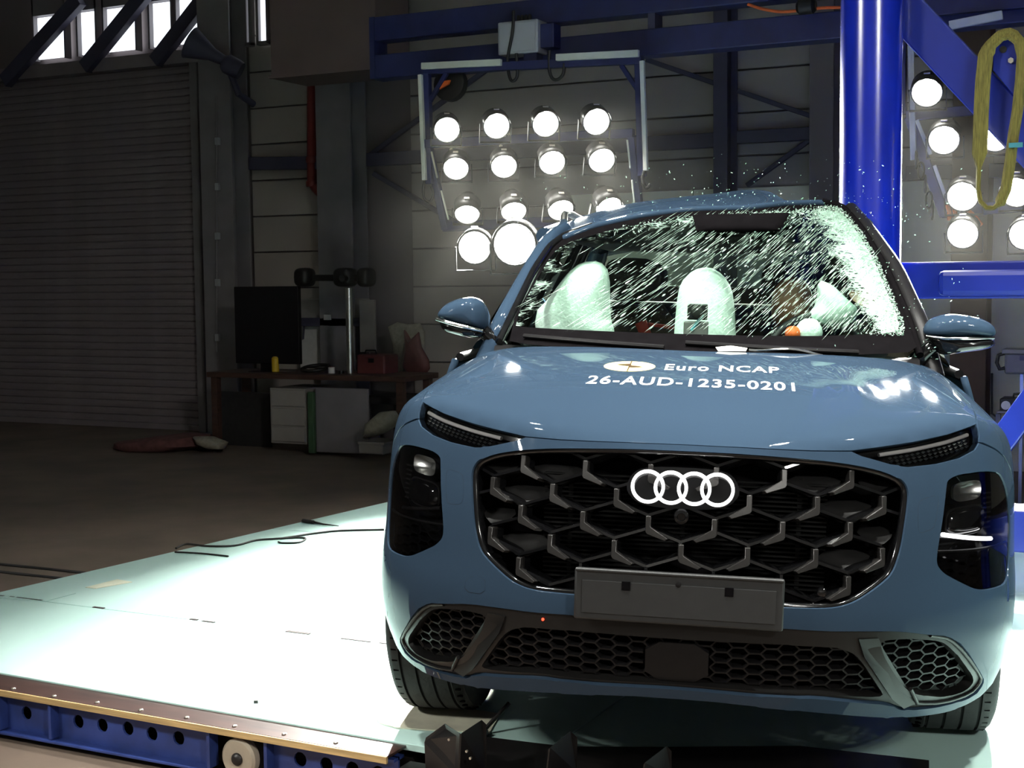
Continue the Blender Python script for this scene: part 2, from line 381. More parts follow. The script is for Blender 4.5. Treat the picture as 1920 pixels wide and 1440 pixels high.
# dark loudspeaker high on the door column
c = atY(395, 95, WY-.75)
r = thing('horn_speaker', c, 'dark horn shaped device silhouetted against the window above the shutter', 'speaker')
obj('horn', MB().lathe([(.05, 0), (.07, .15), (.16, .38), (.17, .40)], 18, c+V3((.1, .1, -.10)), (-.75, -.35, .45)), MT['col_dark'], r, smooth=40)
obj('driver_can', MB().lathe([(.09, 0), (.10, .05), (.10, .16), (.07, .2)], 18, c+V3((.24, .17, -.2)), (-.75, -.35, .45)), MT['col_dark'], r, smooth=40)
obj('bracket', MB().tube([c+V3((.12, .1, -.12)), c+V3((.18, .2, -.42)), c+V3((.20, .42, -.5))], .035, 8), MT['col_dark'], r, smooth=40)

# ================================================================== overhead carrier and lamp racks
RY = 5.2
g = thing('overhead_carrier', atY(698, 40, RY+.2), 'dark blue double rail carrier under the roof that holds the left lamp rack', 'carrier')
za, zb2 = atY(900, 22, RY+.2)[2], atY(900, 75, RY+.2)[2]
x0 = atY(698, 70, RY+.2)[0]; x1 = 5.5
zt_, zl_ = 3.03, 2.86
for z, h in ((3.17, .17), (2.90, .17)):
    obj('rail', MB().box(((x0+x1)/2, RY+.25, z), (x1-x0, .16, h)), MT['blue_dull'], g, bevel=.008)
obj('end_plate', MB().box((x0+.02, RY+.25, 3.035), (.04, .18, .44)), MT['blue_dull'], g)
for x in (-2.2, -.9, .6, 2.0):
    obj('hanger', MB().box((x, RY+.25, 4.8), (.05, .05, 3.2)), MT['col_dark'], g)
obj('cross_tie', MB().box((-2.1, RY+.25, 3.035), (.05, .14, .3)), MT['col_dark'], g)
c = atY(980, 73, RY+.1)
r = thing('junction_cabinet', c, 'light grey electrical box hanging from the blue overhead carrier', 'cabinet')
obj('case', MB().box(c, (.30, .16, .22)), MT['box_grey'], r, bevel=.01)
obj('lid_seam', MB().box(c+V3((0, -.083, 0)), (.27, .006, .19)), MT['box_grey'], r, bevel=.004)
for k in range(4): obj('cable_gland', MB().lathe([(.013, 0), (.013, .03), (.009, .045)], 10, c+V3((-.02+.028*k, -.02, .11))), MT['lamp_black'], r)
obj('side_box', MB().box(c+V3((.20, .02, .0)), (.10, .12, .16)), MT['blue_dull'], r, bevel=.006)
def cable(name, pts, rad, m, label, cat='cable', group=None):
    pts = [V3(p) for p in pts]; out = []
    for i in range(len(pts)-1):
        p0, p1, p2, p3 = pts[max(i-1, 0)], pts[i], pts[i+1], pts[min(i+2, len(pts)-1)]
        for t in np.linspace(0, 1, 7)[:-1]:
            out.append(.5*((2*p1)+(-p0+p2)*t+(2*p0-5*p1+4*p2-p3)*t*t+(-p0+3*p1-3*p2+p3)*t**3))
    out.append(pts[-1])
    return obj(name, MB().tube(out, rad, 7), m, smooth=60, label=label, cat=cat, group=group)
cable('hanging_cable', [atY(u, v, RY+.0) for u, v in ((963, 20), (961, 60), (952, 110), (955, 143), (962, 152), (970, 140), (968, 100))], .011, MT['cable'], 'black cable looping down in front of the grey junction box')
cable('hanging_cable', [atY(u, v, RY-.02) for u, v in ((1030, 95), (1030, 130), (1036, 147), (1046, 149), (1056, 138), (1058, 118))], .011, MT['cable'], 'black cable loop below the blue carrier right of the junction box')
cable('orange_hose', [atY(u, v, RY+.12) for u, v in ((1402, 8), (1430, 17), (1465, 22), (1495, 20), (1540, 15), (1580, 14))], .010, MT['orange'], 'thin orange hose along the top of the overhead carrier', 'hose')
c = atY(1512, 12, RY+.1); r = thing('hose_coupling', c, 'small dark coupling on the orange hose at the top', 'coupling')
obj('body', MB().lathe([(.03, -.06), (.05, -.04), (.05, .04), (.03, .06)], 12, c, (1, 0, 0)), MT['lamp_black'], r, smooth=40); obj('lug', MB().box(c+V3((0, 0, .05)), (.06, .06, .06)), MT['lamp_black'], r)

def aimq(d):
    return Vector((0, 0, 1)).rotation_difference(Vector(tuple(nrm(d))))
_fl = {}
def floodlight(pos, target, label, group, power, rad=.078, rot=0, size=52):
    "lens faces local +Z"
    d = nrm(V3(target)-V3(pos)); up = V3((0, 0, 1)); sx = nrm(np.cross(up, d)); sy = np.cross(d, sx)
    Mx = Matrix(((sx[0], sy[0], d[0]), (sx[1], sy[1], d[1]), (sx[2], sy[2], d[2])))
    r = thing('floodlight', pos, label, 'floodlight', group, q=Mx.to_quaternion())
    k = rad/.078
    if not _fl:
        hs = MB().lathe([(.03, -.20), (.055, -.19), (.06, -.12), (.084, -.10), (.088, -.02), (.092, .004), (.084, .004), (.080, -.004)], 20, cap=False); hs.f.append(tuple(range(19, -1, -1)))
        _fl['h'] = obj('housing', hs, MT['lamp_black'], r, 40, True)
        _fl['l'] = obj('lens', MB().lathe([(.079, -.006), (.079, 0)], 10), MT['lens'], r, None, True)
        vz = MB(); A = np.array([[(.094*math.cos(t), .094*math.sin(t)+.004, z) for t in np.linspace(.25, math.pi-.25, 13)] for z in (-.10, .05)]); vz.grid(A)
        _fl['v'] = obj('visor', vz, MT['lamp_black'], r, 40, True, solid=.003)
        yk = MB(); yk.bar((-.104, 0, -.05), (-.104, -.125, -.05), .03, .005, (1, 0, 0)); yk.bar((.104, 0, -.05), (.104, -.125, -.05), .03, .005, (1, 0, 0)); yk.bar((-.106, -.125, -.05), (.106, -.125, -.05), .03, .005, (0, 1, 0))
        _fl['y'] = obj('yoke', yk, MT['lamp_black'], r, None, True)
        tg = MB().box((0, .105, -.03), (.035, .006, .02)); _fl['t'] = obj('rating_label', tg, MT['bolt'], r, None, True)
        parts = list(_fl.values())
    else: parts = [share(o, r) for o in _fl.values()]
    for o in parts: o.scale = (k, k, k)
    li = bpy.data.lights.new('floodlight_beam', 'SPOT'); li.energy = power; li.spot_size = math.radians(size); li.spot_blend = .6; li.shadow_soft_size = .07*k; li.color = (1, 1, .94)
    lo = bpy.data.objects.new('floodlight_beam', li); COL.objects.link(lo); lo.parent = r
    lo.location = (0, 0, .012); lo.rotation_euler = (math.pi, 0, 0)
    return r
TGT = V3((-.5, 1.0, .2))
R1 = [[(838, 243), (931, 236), (1023, 232), (1118, 228)], [(855, 315), (945, 311), (1035, 304), (1128, 300)], [(876, 400), (963, 395), (1051, 392), (1141, 388)]]
rn = ['top', 'middle', 'bottom']; cn = ['first', 'second', 'third', 'fourth']
for i, row in enumerate(R1):
    for j, p in enumerate(row):
        pos = atY(*p, RY-.25+.08*i)
        floodlight(pos, [V3((-.4+.4*j, .5, .4)), V3((-1.7+.55*j, 1.6, 0)), V3((-2.3+.6*j, 3.0, 0))][i], 'lit round floodlight in the %s row of the left lamp rack, %s from the left' % (rn[i], cn[j]), 'floodlights on the left lamp rack', LAMP_W)
# two big lamps low behind the car, shining at the camera
for (u, v), rd, lb in (((890, 464), .098, 'bright low floodlight glaring left of the car roof, outer one'), ((965, 458), .125, 'largest glaring floodlight low behind the left windscreen pillar')):
    pos = atY(u, v, RY-.42); floodlight(pos, CAM+V3((-.9, 0, -.7)), lb, 'low floodlights behind the car', LAMP_W*.5, rd)
R2 = [(1738, 173, 'topmost lit floodlight just right of the blue pole'), (1770, 262, 'second lit floodlight down, right of the blue pole'), (1866, 256, 'lit floodlight half hidden by the blue diagonal beam, inside the yellow sling loop'),
      (1805, 368, 'lit floodlight left of the bottom of the yellow sling'), (1906, 360, 'lit floodlight right of the bottom of the yellow sling'), (1805, 438, 'lowest lit floodlight below the orange straps'), (1922, 440, 'lit floodlight cut by the right picture edge above the blue crossbeam')]
for u, v, lb in R2:
    pos = atY(u, v, RY-.2); floodlight(pos, V3((.2, .6, .3)), lb, 'floodlights on the right lamp rack', LAMP_W)
def rack(name, loc, label):
    return thing(name, loc, label, 'lamp rack')
g = rack('lamp_rack', atY(1000, 450, RY), 'blue tubular rack of twelve lit floodlights with pale trunking, left of the pole')
def pb(p, q, Y, w_, dep, m, nm_, par, Y2=None):
    a, b = atY(*p, Y), atY(*q, Y2 if Y2 is not None else Y); obj(nm_, MB().bar(a, b, w_, dep, (0, 1, 0)), m, par, bevel=.004)
pb((795, 132), (1205, 112), RY, .055, .055, MT['blue_dull'], 'top_tube', g)
pb((800, 135), (806, 345), RY, .05, .05, MT['blue_dull'], 'side_tube', g)
pb((1198, 110), (1204, 330), RY, .05, .05, MT['blue_dull'], 'side_tube', g)
pb((1165, 122), (1200, 175), RY, .03, .03, MT['blue_dull'], 'corner_strut', g)
pb((838, 136), (806, 190), RY, .03, .03, MT['blue_dull'], 'corner_strut', g)
pb((798, 270), (1188, 250), RY-.02, .06, .05, MT['blue_dull'], 'lamp_tube', g)
pb((832, 425), (1205, 408), RY+.12, .07, .05, MT['blue_dull'], 'lamp_tube', g)
pb((802, 268), (836, 430), RY-.02, .05, .05, MT['blue_dull'], 'tilted_tube', g, RY+.12)
pb((1184, 255), (1200, 410), RY-.02, .05, .05, MT['blue_dull'], 'tilted_tube', g, RY+.12)
for p, q in (((791, 124), (940, 117)), ((1043, 108), (1198, 100))): pb(p, q, RY-.04, .045, .03, MT['trunk'], 'trunking', g)
for p, q in (((788, 140), (796, 338)), ((1204, 114), (1211, 320))): pb(p, q, RY-.04, .03, .03, MT['trunk'], 'trunking', g)
for p, q in (((809, 284), (820, 334)), ((827, 357), (841, 412)), ((1176, 262), (1182, 316)), ((1185, 337), (1190, 385))): pb(p, q, RY-.06, .012, .012, MT['trunk'], 'guide_strip', g)
pb((890, 422), (890, 445), RY+.02, .03, .03, MT['blue_dull'], 'drop_tube', g); pb((965, 418), (965, 435), RY+.02, .03, .03, MT['blue_dull'], 'drop_tube', g)
for u_, v_ in ((890, 446), (965, 436)): obj('drop_arm', MB().bar(atY(u_, v_, RY+.02), atY(u_, v_, RY-.40), .03, .03), MT['blue_dull'], g)
pb((1000, 85), (1000, 118), RY+.1, .10, .10, MT['blue_dull'], 'mount', g)
for i, row in enumerate(R1[:2]):
    for p in row: obj('clamp_screw', MB().lathe([(.012, 0), (.012, .012)], 8, atY(p[0]+9, p[1]+38 if i == 0 else p[1]-60, RY-.08), (0, -1, 0)), MT['bolt'], g)
cable('hanging_cable', [atY(u, v, RY-.03) for u, v in ((796, 340), (793, 355), (796, 372), (806, 378), (812, 365), (809, 350))], .009, MT['cable'], 'small black cable loop at the lower left end of the lamp rack trunking')
cable('hanging_cable', [atY(u, v, RY-.03) for u, v in ((1209, 320), (1205, 335), (1212, 352), (1220, 345))], .012, MT['cable'], 'black plug and cable below the right trunking of the left lamp rack')
c = atY(845, 158, RY+.1); r = thing('cable_reel', c, 'round dark cable reel with an orange flag, behind the top left rack corner', 'reel')
obj('drum', MB().lathe([(.10, -.04), (.12, -.03), (.12, .03), (.10, .04)], 20, c, (0, -1, .1)), MT['lamp_black'], r, smooth=40)
obj('flag', MB().prism([atY(u, v, RY) for u, v in ((822, 168), (830, 152), (843, 150), (840, 158))], (0, 0, 0), (0, .02, 0)), MT['orange'], r)
g = rack('lamp_rack', atY(1790, 470, RY), 'blue tubular rack of lit floodlights right of the blue pole')
pb((1700, 218), (2090, 184), RY+.02, .06, .05, MT['blue_dull'], 'lamp_tube', g)
pb((1705, 218), (1772, 405), RY+.02, .06, .05, MT['blue_dull'], 'tilted_tube', g, RY+.16)
pb((1765, 398), (2090, 372), RY+.16, .07, .05, MT['blue_dull'], 'lamp_tube', g)
pb((1690, 60), (1690, 215), RY+.1, .06, .05, MT['blue_dull'], 'side_tube', g)
pb((1708, 85), (1713, 300), RY, .035, .03, MT['trunk'], 'trunking', g)
pb((1780, 48), (1880, 28), RY, .05, .03, MT['trunk'], 'trunking', g)
for p, q in (((1719, 225), (1745, 290)), ((1752, 310), (1776, 378))): pb(p, q, RY-.06, .022, .012, MT['trunk'], 'guide_strip', g)
for u_ in (1805, 1922): obj('drop_tube', MB().bar(atY(u_, 392, RY+.14), atY(u_, 425, RY-.12), .03, .03), MT['blue_dull'], g)
pb((2080, 185), (2085, 375), RY+.02, .06, .05, MT['blue_dull'], 'tilted_tube', g, RY+.16)
pb((1690, 20), (2090, -17), RY+.1, .1, .05, MT['blue_dull'], 'top_tube', g)
for k, (p, q) in enumerate((((1777, 385), (1780, 412)), ((1788, 386), (1790, 412)), ((1810, 390), (1840, 422)))):
    a, b = atY(*p, RY+.12), atY(*q, RY+.12); cable('orange_strap', [a, (a+b)/2+V3((.008, -.02, 0)), b], .014, MT['orange'], ['orange strap at the lower rack corner, left one', 'orange strap at the lower rack corner, middle one', 'orange strap slanting right above the lowest floodlight'][k], 'strap', 'orange straps on the right lamp rack')
for k, (u, v) in enumerate(((1718, 300), (1727, 320), (1735, 345), (1742, 375), (1748, 395))):
    c = atY(u, v, RY-.05); mb = MB(); A = [c+V3((.018*math.cos(t), 0, .05*math.sin(t))) if k % 2 else c+V3((0, .018*math.cos(t), .05*math.sin(t))) for t in np.linspace(0, 2*math.pi, 12, endpoint=False)]
    mb.tube(A, .006, 6, closed=True)
    if k == 0: chn = thing('hanging_chain', c, 'dark chain hanging along the tilted tube right of the blue pole', 'chain')
    obj('link', mb, MT['lamp_black'], chn, smooth=60)
# banks behind the camera that light the front of the car (same fixtures)
for nm_, cx, cy, lab in (('left', -4.6, -4.6, 'left'), ('right', 4.9, -4.4, 'right')):
    for i in range(2):
        for j in range(3):
            floodlight((cx+.45*j, cy-.1*j, 4.5-.4*i), (.1, .4, .5), 'lit floodlight on the %s rack behind the camera, %s row, %s' % (lab, ('upper', 'lower')[i], ('left', 'middle', 'right')[j]), 'floodlights behind the camera', FRONT_W)
    r = rack('lamp_rack', (cx+.45, cy, FZ), 'blue lamp stand behind the camera on the %s' % lab)
    for x in (cx-.25, cx+1.15): obj('upright', MB().bar((x, cy-.2, FZ), (x, cy-.2, 4.8), .06, .06, (0, 1, 0)), MT['blue_dull'], r)
    for z in (3.95, 4.32, 4.7): obj('cross_tube', MB().bar((cx-.28, cy-.2, z), (cx+1.18, cy-.2, z), .05, .05, (0, 1, 0)), MT['blue_dull'], r)

# overhead bank above the bonnet
r = rack('lamp_rack', (0, -.3, 4.4), 'blue overhead lamp frame above the car, out of the picture')
for y in (-.5, .9): obj('cross_tube', MB().bar((-2.2, y, 4.45), (2.2, y, 4.45), .05, .05, (0, 0, 1)), MT['blue_dull'], r)
for x in (-2.1, 2.1):
    obj('side_tube', MB().bar((x, -.6, 4.5), (x, 1.0, 4.5), .05, .05, (0, 0, 1)), MT['blue_dull'], r)
    for y in (-.5, .9): obj('hanger', MB().bar((x, y, 4.5), (x, y, 6.5), .03, .03, (0, 1, 0)), MT['blue_dull'], r)
for i, y in enumerate((-.5, .9)):
    for j, x in enumerate((-1.7, -.57, .57, 1.7)):
        floodlight((x, y, 4.25), (x*.75, .8+.5*i, .5), 'lit floodlight on the overhead frame, %s row, %s from the left' % (('front', 'rear')[i], cn[j]), 'floodlights above the car', OVER_W, size=62)
# ================================================================== rigid pole and its blue steel frame
PX, PY = -.08, 2.63
r = thing('impact_pole', (PX, PY, ZD), 'glossy blue round steel pole pressed into the right side of the car', 'pole')
obj('shaft', MB().lathe([(.127, 0), (.127, 4.6)], 48, (PX, PY, ZD)), MT['blue_pole'], r, smooth=40)
obj('base_flange', MB().lathe([(.20, 0), (.20, .03), (.14, .035)], 40, (PX, PY, ZD)), MT['blue_pole'], r, smooth=30)
for k in range(8):
    a = k*math.pi/4+.2; obj('bolt', MB().lathe([(.014, .03), (.014, .05), (.008, .055)], 6, (PX+.17*math.cos(a), PY+.17*math.sin(a), ZD)), MT['bolt'], r)
g = thing('barrier_frame', (.8, 2.8, ZD), 'bright blue welded steel frame bracing the pole, right edge of the picture', 'frame')
YB = 2.80
def pz(u, v, Y): return atY(u, v, Y)
t, b = atY(1700, 492, YB), atY(1700, 560, YB); zc = (t[2]+b[2])/2; hh = t[2]-b[2]
obj('crossbeam', MB().box((1.55, YB+.02, zc), (3.1, .18, hh)), MT['blue'], g, bevel=.008)
t, b = atY(1850, 506, YB-.22), atY(1850, 555, YB-.22)
xs = atY(1757, 530, YB-.22)[0]
obj('box_beam', MB().box((xs+1.3, YB-.14, (t[2]+b[2])/2), (2.6, .14, t[2]-b[2])), MT['blue'], g, bevel=.022)
a, b = atY(1655, -25, YB), atY(1990, 330, YB); b = a+(b-a)*((zc+.02-a[2])/(b[2]-a[2]))
obj('diagonal_beam', MB().bar(a, b, .165, .16, (0, 1, 0)), MT['blue'], g, bevel=.008)
a, b = atY(1836, 885, YB), atY(2010, 650, YB); d_ = (b-a)/(b[2]-a[2]); a, b = a+d_*(.38-a[2]), a+d_*(zc-.04-a[2])
obj('lower_brace', MB().bar(a, b, .105, .12, (0, 1, 0)), MT['blue'], g, bevel=.006)
t, b = atY(1905, 957, YB+.1), atY(1905, 1036, YB+.1)
obj('base_beam', MB().box((1.4, YB+.2, (t[2]+b[2])/2), (2.7, .2, t[2]-b[2])), MT['blue'], g, bevel=.008)
for x in (.3, 1.5, 2.7): obj('foot_post', MB().box((x, YB+.2, (b[2]+ZD)/2), (.12, .12, b[2]-ZD)), MT['blue'], g)
obj('upright', MB().box((2.9, YB+.1, 1.6+ZD), (.2, .2, 3.2)), MT['blue'], g, bevel=.008)
lug = obj('lifting_lug', MB().prism([atY(u, v, YB-.13) for u, v in ((1862, 84), (1884, 63), (1908, 82), (1912, 120), (1904, 182), (1862, 132))], (0, 0, 0), (0, .03, 0)), MT['blue'], g, bevel=.003)
obj('eye', MB().lathe([(.014, 0), (.014, .004)], 14, atY(1881, 93, YB-.131), (0, -1, 0)), MT['tape_black'], lug, smooth=30)
obj('weld_nut', MB().lathe([(.012, 0), (.012, .014)], 6, atY(1896, 114, YB-.131), (0, -1, 0)), MT['bolt'], lug)
# yellow sling looped over the lug
path = [(1904, 69), (1892, 63), (1876, 67), (1858, 84), (1848, 104), (1843, 150), (1840, 205), (1838, 260), (1835, 315), (1834, 355), (1838, 378), (1850, 390), (1863, 390), (1875, 380), (1886, 355), (1893, 310), (1900, 255), (1908, 205), (1914, 150), (1917, 105), (1911, 78), (1900, 66)]
P = [atY(u, v, YB-.17) for u, v in path]
r = thing('round_sling', P[10], 'yellow woven lifting sling hanging in a loop from the blue lug', 'sling')
mb = MB(); n = len(P); rows = []
Pd = []
for i in range(n-1):
    for t_ in (0, .5): Pd.append(P[i]*(1-t_)+P[i+1]*t_)
Pd.append(P[-1]); n = len(Pd)
wid = [(.030 if 6 < i < 16 else .022 if i > 22 else .024) for i in range(n)]
wid = [wid[i] if not 15 < i < 26 else .010 for i in range(n)]
for i in range(n):
    t_ = nrm(Pd[min(i+1, n-1)]-Pd[max(i-1, 0)]); s_ = nrm(np.cross(t_, (0, 1., 0)))
    for q in (-1, 1): pass
    rows.append([Pd[i]+s_*wid[i]*c_+V3((0, d_, 0)) for c_, d_ in ((-1, 0), (-.5, -.008), (-.05, -.003), (.05, -.003), (.5, -.008), (1, 0), (.5, .012), (-.5, .012))])
A = np.array(rows); m_ = 8
mb.add(A.reshape(-1, 3), [(i*m_+k, i*m_+(k+1) % m_, (i+1)*m_+(k+1) % m_, (i+1)*m_+k) for i in range(n-1) for k in range(m_)])
obj('webbing', mb, MT['sling'], r, smooth=50)
c = atY(1905, 272, YB-.185); obj('label_sleeve', MB().box(c, (.052, .02, .018)), MT['teal_tag'], r)

# ================================================================== sled with its deck; constants scaled about the camera to the lower deck level
dk = thing('sled_deck', (-.9, 2.4, ZD-.05), 'pale whitish painted deck of the test sled under the car', 'deck')
def lx(Y): return -3.796+(Y-1.315)*.0915
ycs = [.27, 1.256, 3.2, 5.2]; xcs = [None, -.55, 3.4]
for i in range(3):
    for j in range(2):
        y0, y1 = ycs[i]+.003, ycs[i+1]-.003
        xa0 = lx(y0) if j == 0 else xcs[j]+.003; xa1 = lx(y1) if j == 0 else xcs[j]+.003; xb = xcs[j+1]-.003
        e_ = (lambda X: .266-.0305*(X+.939)) if i == 0 else (lambda X: y0)
        obj('deck_panel', MB().prism([(xa0, e_(xa0), 0), (xb, e_(xb), 0), (xb, y1, 0), (xa1, y1, 0)], (0, 0, ZD-.022), (0, 0, ZD)), MT['deck'], dk, bevel=.002)
obj('deck_underlay', MB().prism([(lx(.36), .36, 0), (3.4, .30, 0), (3.4, 5.2, 0), (lx(5.2), 5.2, 0)], (0, 0, ZD-.05), (0, 0, ZD-.023)), MT['gap'], dk)
# broken filler along the deck joint
mb = MB(); rnd = random.Random(3)
x = -3.76
while x < -1.4:
    L = rnd.uniform(.02, .16)
    if rnd.random() < .62: mb.box((x+L/2, 1.256+rnd.uniform(-.006, .006), ZD+.001), (L, rnd.uniform(.008, .022), .003))
    x += L+rnd.uniform(.0, .05)
obj('joint_filler', mb, MT['gap'], dk, kind='stuff')
def quad_on(px, z, th, m, name, parent=None, label=None, cat=None):
    return obj(name, MB().prism([atZ(u, v, z) for u, v in px], (0, 0, .0), (0, 0, th)), m, parent, label=label, cat=cat)
quad_on([(160, 1102), (180, 1104), (248, 1092), (220, 1087)], ZD+.0005, .003, MT['deck_patch'], 'floor_tape', None, 'cream tape strip stuck on the deck at the left', 'tape')
quad_on([(0, 1113), (50, 1104), (142, 1113), (85, 1128), (0, 1122)], ZD+.0005, .002, MT['deck'], 'deck_patch', dk)
sp = [(706, 1350), (712, 1357), (745, 1366), (800, 1370), (870, 1373), (918, 1375), (938, 1340), (800, 1318), (730, 1325)]
quad_on(sp, ZD+.0005, .004, MT['steel_plate'], 'wheel_plate', None, 'worn cream plate on the deck under the left front tyre', 'plate')
r = thing('tie_rod', atZ(905, 1372, ZD+.004), 'thin dark rod standing on the deck behind the black bracket', 'rod')
obj('rod', MB().tube([atZ(905, 1372, ZD+.01), atD(955, 1318, 4.4)], .007, 8), MT['steel_dark'], r, smooth=50)
obj('foot', MB().box(atZ(898, 1374, ZD+.012), (.05, .03, .016)), MT['steel_dark'], r)
# sled beam on the near side
sb = thing('sled_beam', (-2.4, .2, ZD-.16), 'blue perforated side beam of the sled with a brown plywood top', 'beam')
XR = -.977
obj('plywood_cover', MB().prism([(-3.87, .37, 0), (XR, .285, 0), (XR, .158, 0), (-3.87, .20, 0)], (0, 0, ZD-.014), (0, 0, ZD-.006)), MT['ply_dark'], sb)
obj('plywood_edge', MB().bar((-3.87, .199, ZD-.018), (XR, .156, ZD-.018), .010, .022), MT['ply_edge'], sb, bevel=.001)
for u, v in ((25, 1291), (101, 1305), (182, 1317), (264, 1331), (350, 1345), (440, 1361), (533, 1376), (630, 1392)):
    p = atZ(u, v+1, ZD-.006); obj('screw', MB().lathe([(.008, 0), (.008, .003), (.005, .005)], 8, p), MT['bolt'], sb)
def holed(x0, x1, z0, z1, holes, Y, th, par, m):
    pts = []; edges = []
    def loop(L):
        n0 = len(pts); pts.extend([Vector(p) for p in L]); edges.extend([(n0+i, n0+(i+1) % len(L)) for i in range(len(L))])
    loop([(x0, z0), (x1, z0), (x1, z1), (x0, z1)])
    for hx, hz, hr in holes: loop([(hx+hr*math.cos(t), hz+hr*math.sin(t)) for t in np.linspace(0, 2*math.pi, 22, endpoint=False)])
    V, E, F, *_ = delaunay_2d_cdt(pts, edges, [], 0, 1e-6)
    F = [f for f in F if all((sum(V[i][0] for i in f)/3-hx)**2+(sum(V[i][1] for i in f)/3-hz)**2 > (hr*.97)**2 for hx, hz, hr in holes)]
    return obj('web', MB().add([(v[0], Y, v[1]) for v in V], F), m, par, solid=th)
def hp(u, v): p = atY(u, v, .22); return p[0], p[2]
zt2, zb2_ = ZD-.03, ZD-.16
h1 = [(*hp(u, v), .024) for u, v in ((50, 1337), (147, 1353), (192, 1360), (240, 1366), (285, 1376), (335, 1384))]
h2 = [(*hp(u, v), .024) for u, v in ((563, 1424), (612, 1434), (661, 1442), (710, 1450))]
xg0, xg1 = atY(397, 1400, .22)[0], atY(500, 1410, .22)[0]
holed(-3.85, xg0, zb2_, zt2, h1, .22, .008, sb, MT['sled_blue'])
holed(xg1, XR, zb2_, zt2, h2, .22, .008, sb, MT['sled_blue'])
obj('upper_flange', MB().box(((-3.85+XR)/2, .225, ZD-.0345), (XR+3.85, .06, .009)), MT['sled_blue'], sb)
for x0, x1 in ((-3.85, xg0), (xg1, XR)): obj('lower_flange', MB().box(((x0+x1)/2, .215, ZD-.1645), (x1-x0, .075, .009)), MT['sled_blue'], sb, bevel=.002)
for u in (5, 100, 395, 502):
    p = atY(u, 1350, .2); obj('stiffener', MB().box((p[0], .205, ZD-.097), (.012, .045, .118)), MT['sled_blue'], sb)
obj('inner_beam', MB().box(((-3.85+XR)/2, .32, ZD-.115), (XR+3.85, .04, .12)), MT['tape_black'], sb)
wc = atY(452, 1420, .195)
wl = obj('castor_wheel', MB().lathe([(.020, -.02), (.058, -.02), (.066, -.012), (.066, .012), (.058, .02), (.020, .02)], 32, (wc[0], .195, wc[2]), (0, 1, 0)), MT['castor'], sb, smooth=35)
obj('hub', MB().lathe([(.006, -.034), (.014, -.032), (.021, -.024), (.021, .02)], 20, (wc[0], .195, wc[2]), (0, 1, 0)), MT['steel_dark'], wl, smooth=35)
for x in (-3.0, -.95): obj('castor_wheel', MB().lathe([(.020, -.02), (.058, -.02), (.066, -.012), (.066, .012), (.058, .02), (.020, .02)], 32, (x, .5, FZ+.067), (0, 1, 0)), MT['castor'], sb, smooth=35)
# black guide brackets at the foot of the picture
gb = thing('guide_bracket', (-.65, .1, FZ), 'black folded steel guide bracket at the sled edge below the bumper', 'bracket')
def plate(pts, par=gb, nm_='plate', th=.008):
    P = np.array(pts, float); n_ = nrm(np.cross(P[1]-P[0], P[2]-P[0])); obj(nm_, MB().prism(P, -n_*th/2, n_*th/2), MT['steel_dark'], par, bevel=.0015)
e0, e1 = atY(864, 1376, .042), atY(860, 1460, .042)
plate([e0, atY(836, 1358, .137), atY(800, 1384, .137), atY(797, 1394, .137), atY(800, 1460, .137), e1])
plate([e0, atY(902, 1351, .169), atY(911, 1360, .169), atY(911, 1460, .169), e1])
obj('channel', MB().box((0, .148, ZD-.10), (1.44, .20, .18)), MT['steel_dark'], gb, bevel=.006)
obj('channel', MB().box((-.83, .158, ZD-.11), (.22, .14, .15)), MT['steel_dark'], gb, bevel=.006)
e0, e1 = atY(1030, 1403, .01), atY(1022, 1470, .01)
plate([e0, atY(1068, 1372, .222), atY(1080, 1385, .222), atY(1080, 1450, .222), e1], nm_='fin')
e0, e1 = atY(1208, 1431, .01), atY(1203, 1480, .01)
plate([e0, atY(1248, 1400, .21), atY(1258, 1410, .21), atY(1258, 1460, .21), e1], nm_='fin')
quad_on([(905, 1384), (985, 1394), (1060, 1403), (1240, 1404), (1500, 1402), (1742, 1429), (1742, 1500), (905, 1500)], ZD+.003, .006, MT['steel_dark'], 'cover_plate', gb)
for u, v in ((843, 1386), (876, 1408), (883, 1421)): obj('bolt', MB().lathe([(.004, 0), (.004, .006)], 6, atY(u, v, .045), (0, -1, 0)), MT['bolt'], gb)
# things lying on the deck
cable('deck_cable', [atZ(u, v, ZD+.005) for u, v in ((330, 1028), (350, 1020), (390, 1024), (440, 1023), (480, 1013), (530, 1009), (590, 1000), (640, 995), (720, 993))], .006, MT['cable'], 'thin dark cable lying across the white deck')
cable('deck_cable', [atZ(u, v, ZD+.005) for u, v in ((522, 1016), (530, 1018), (560, 1017), (573, 1010), (560, 1008), (525, 1010))], .005, MT['cable'], 'small loop of thin dark cable on the white deck')
cable('deck_wire', [atZ(u, v, ZD+.004) for u, v in ((328, 1035), (380, 1038), (428, 1043))], .005, MT['cable'], 'short straight dark wire lying near the back edge of the deck', 'wire')
r = thing('marker_probe', atZ(590, 980, ZD+.01), 'small dark probe with a wire lying at the far deck edge', 'probe')
obj('handle', MB().tube([atZ(568, 976, ZD+.012), atZ(588, 979, ZD+.012)], .011, 8), MT['tape_black'], r, smooth=50); obj('tip', MB().tube([atZ(588, 979, ZD+.01), atZ(606, 983, ZD+.01), atZ(635, 986, ZD+.004)], [.008, .006, .002], 8), MT['tape_black'], r, smooth=50)
r = thing('floor_clip', atZ(480, 1317, ZD), 'tiny dark clip lying on the white deck by the plywood edge', 'clip')
obj('clip_body', MB().prism([atZ(u, v, ZD) for u, v in ((476, 1319), (484, 1319), (480, 1310))], (0, 0, 0), (0, 0, .01)), MT['cable'], r)
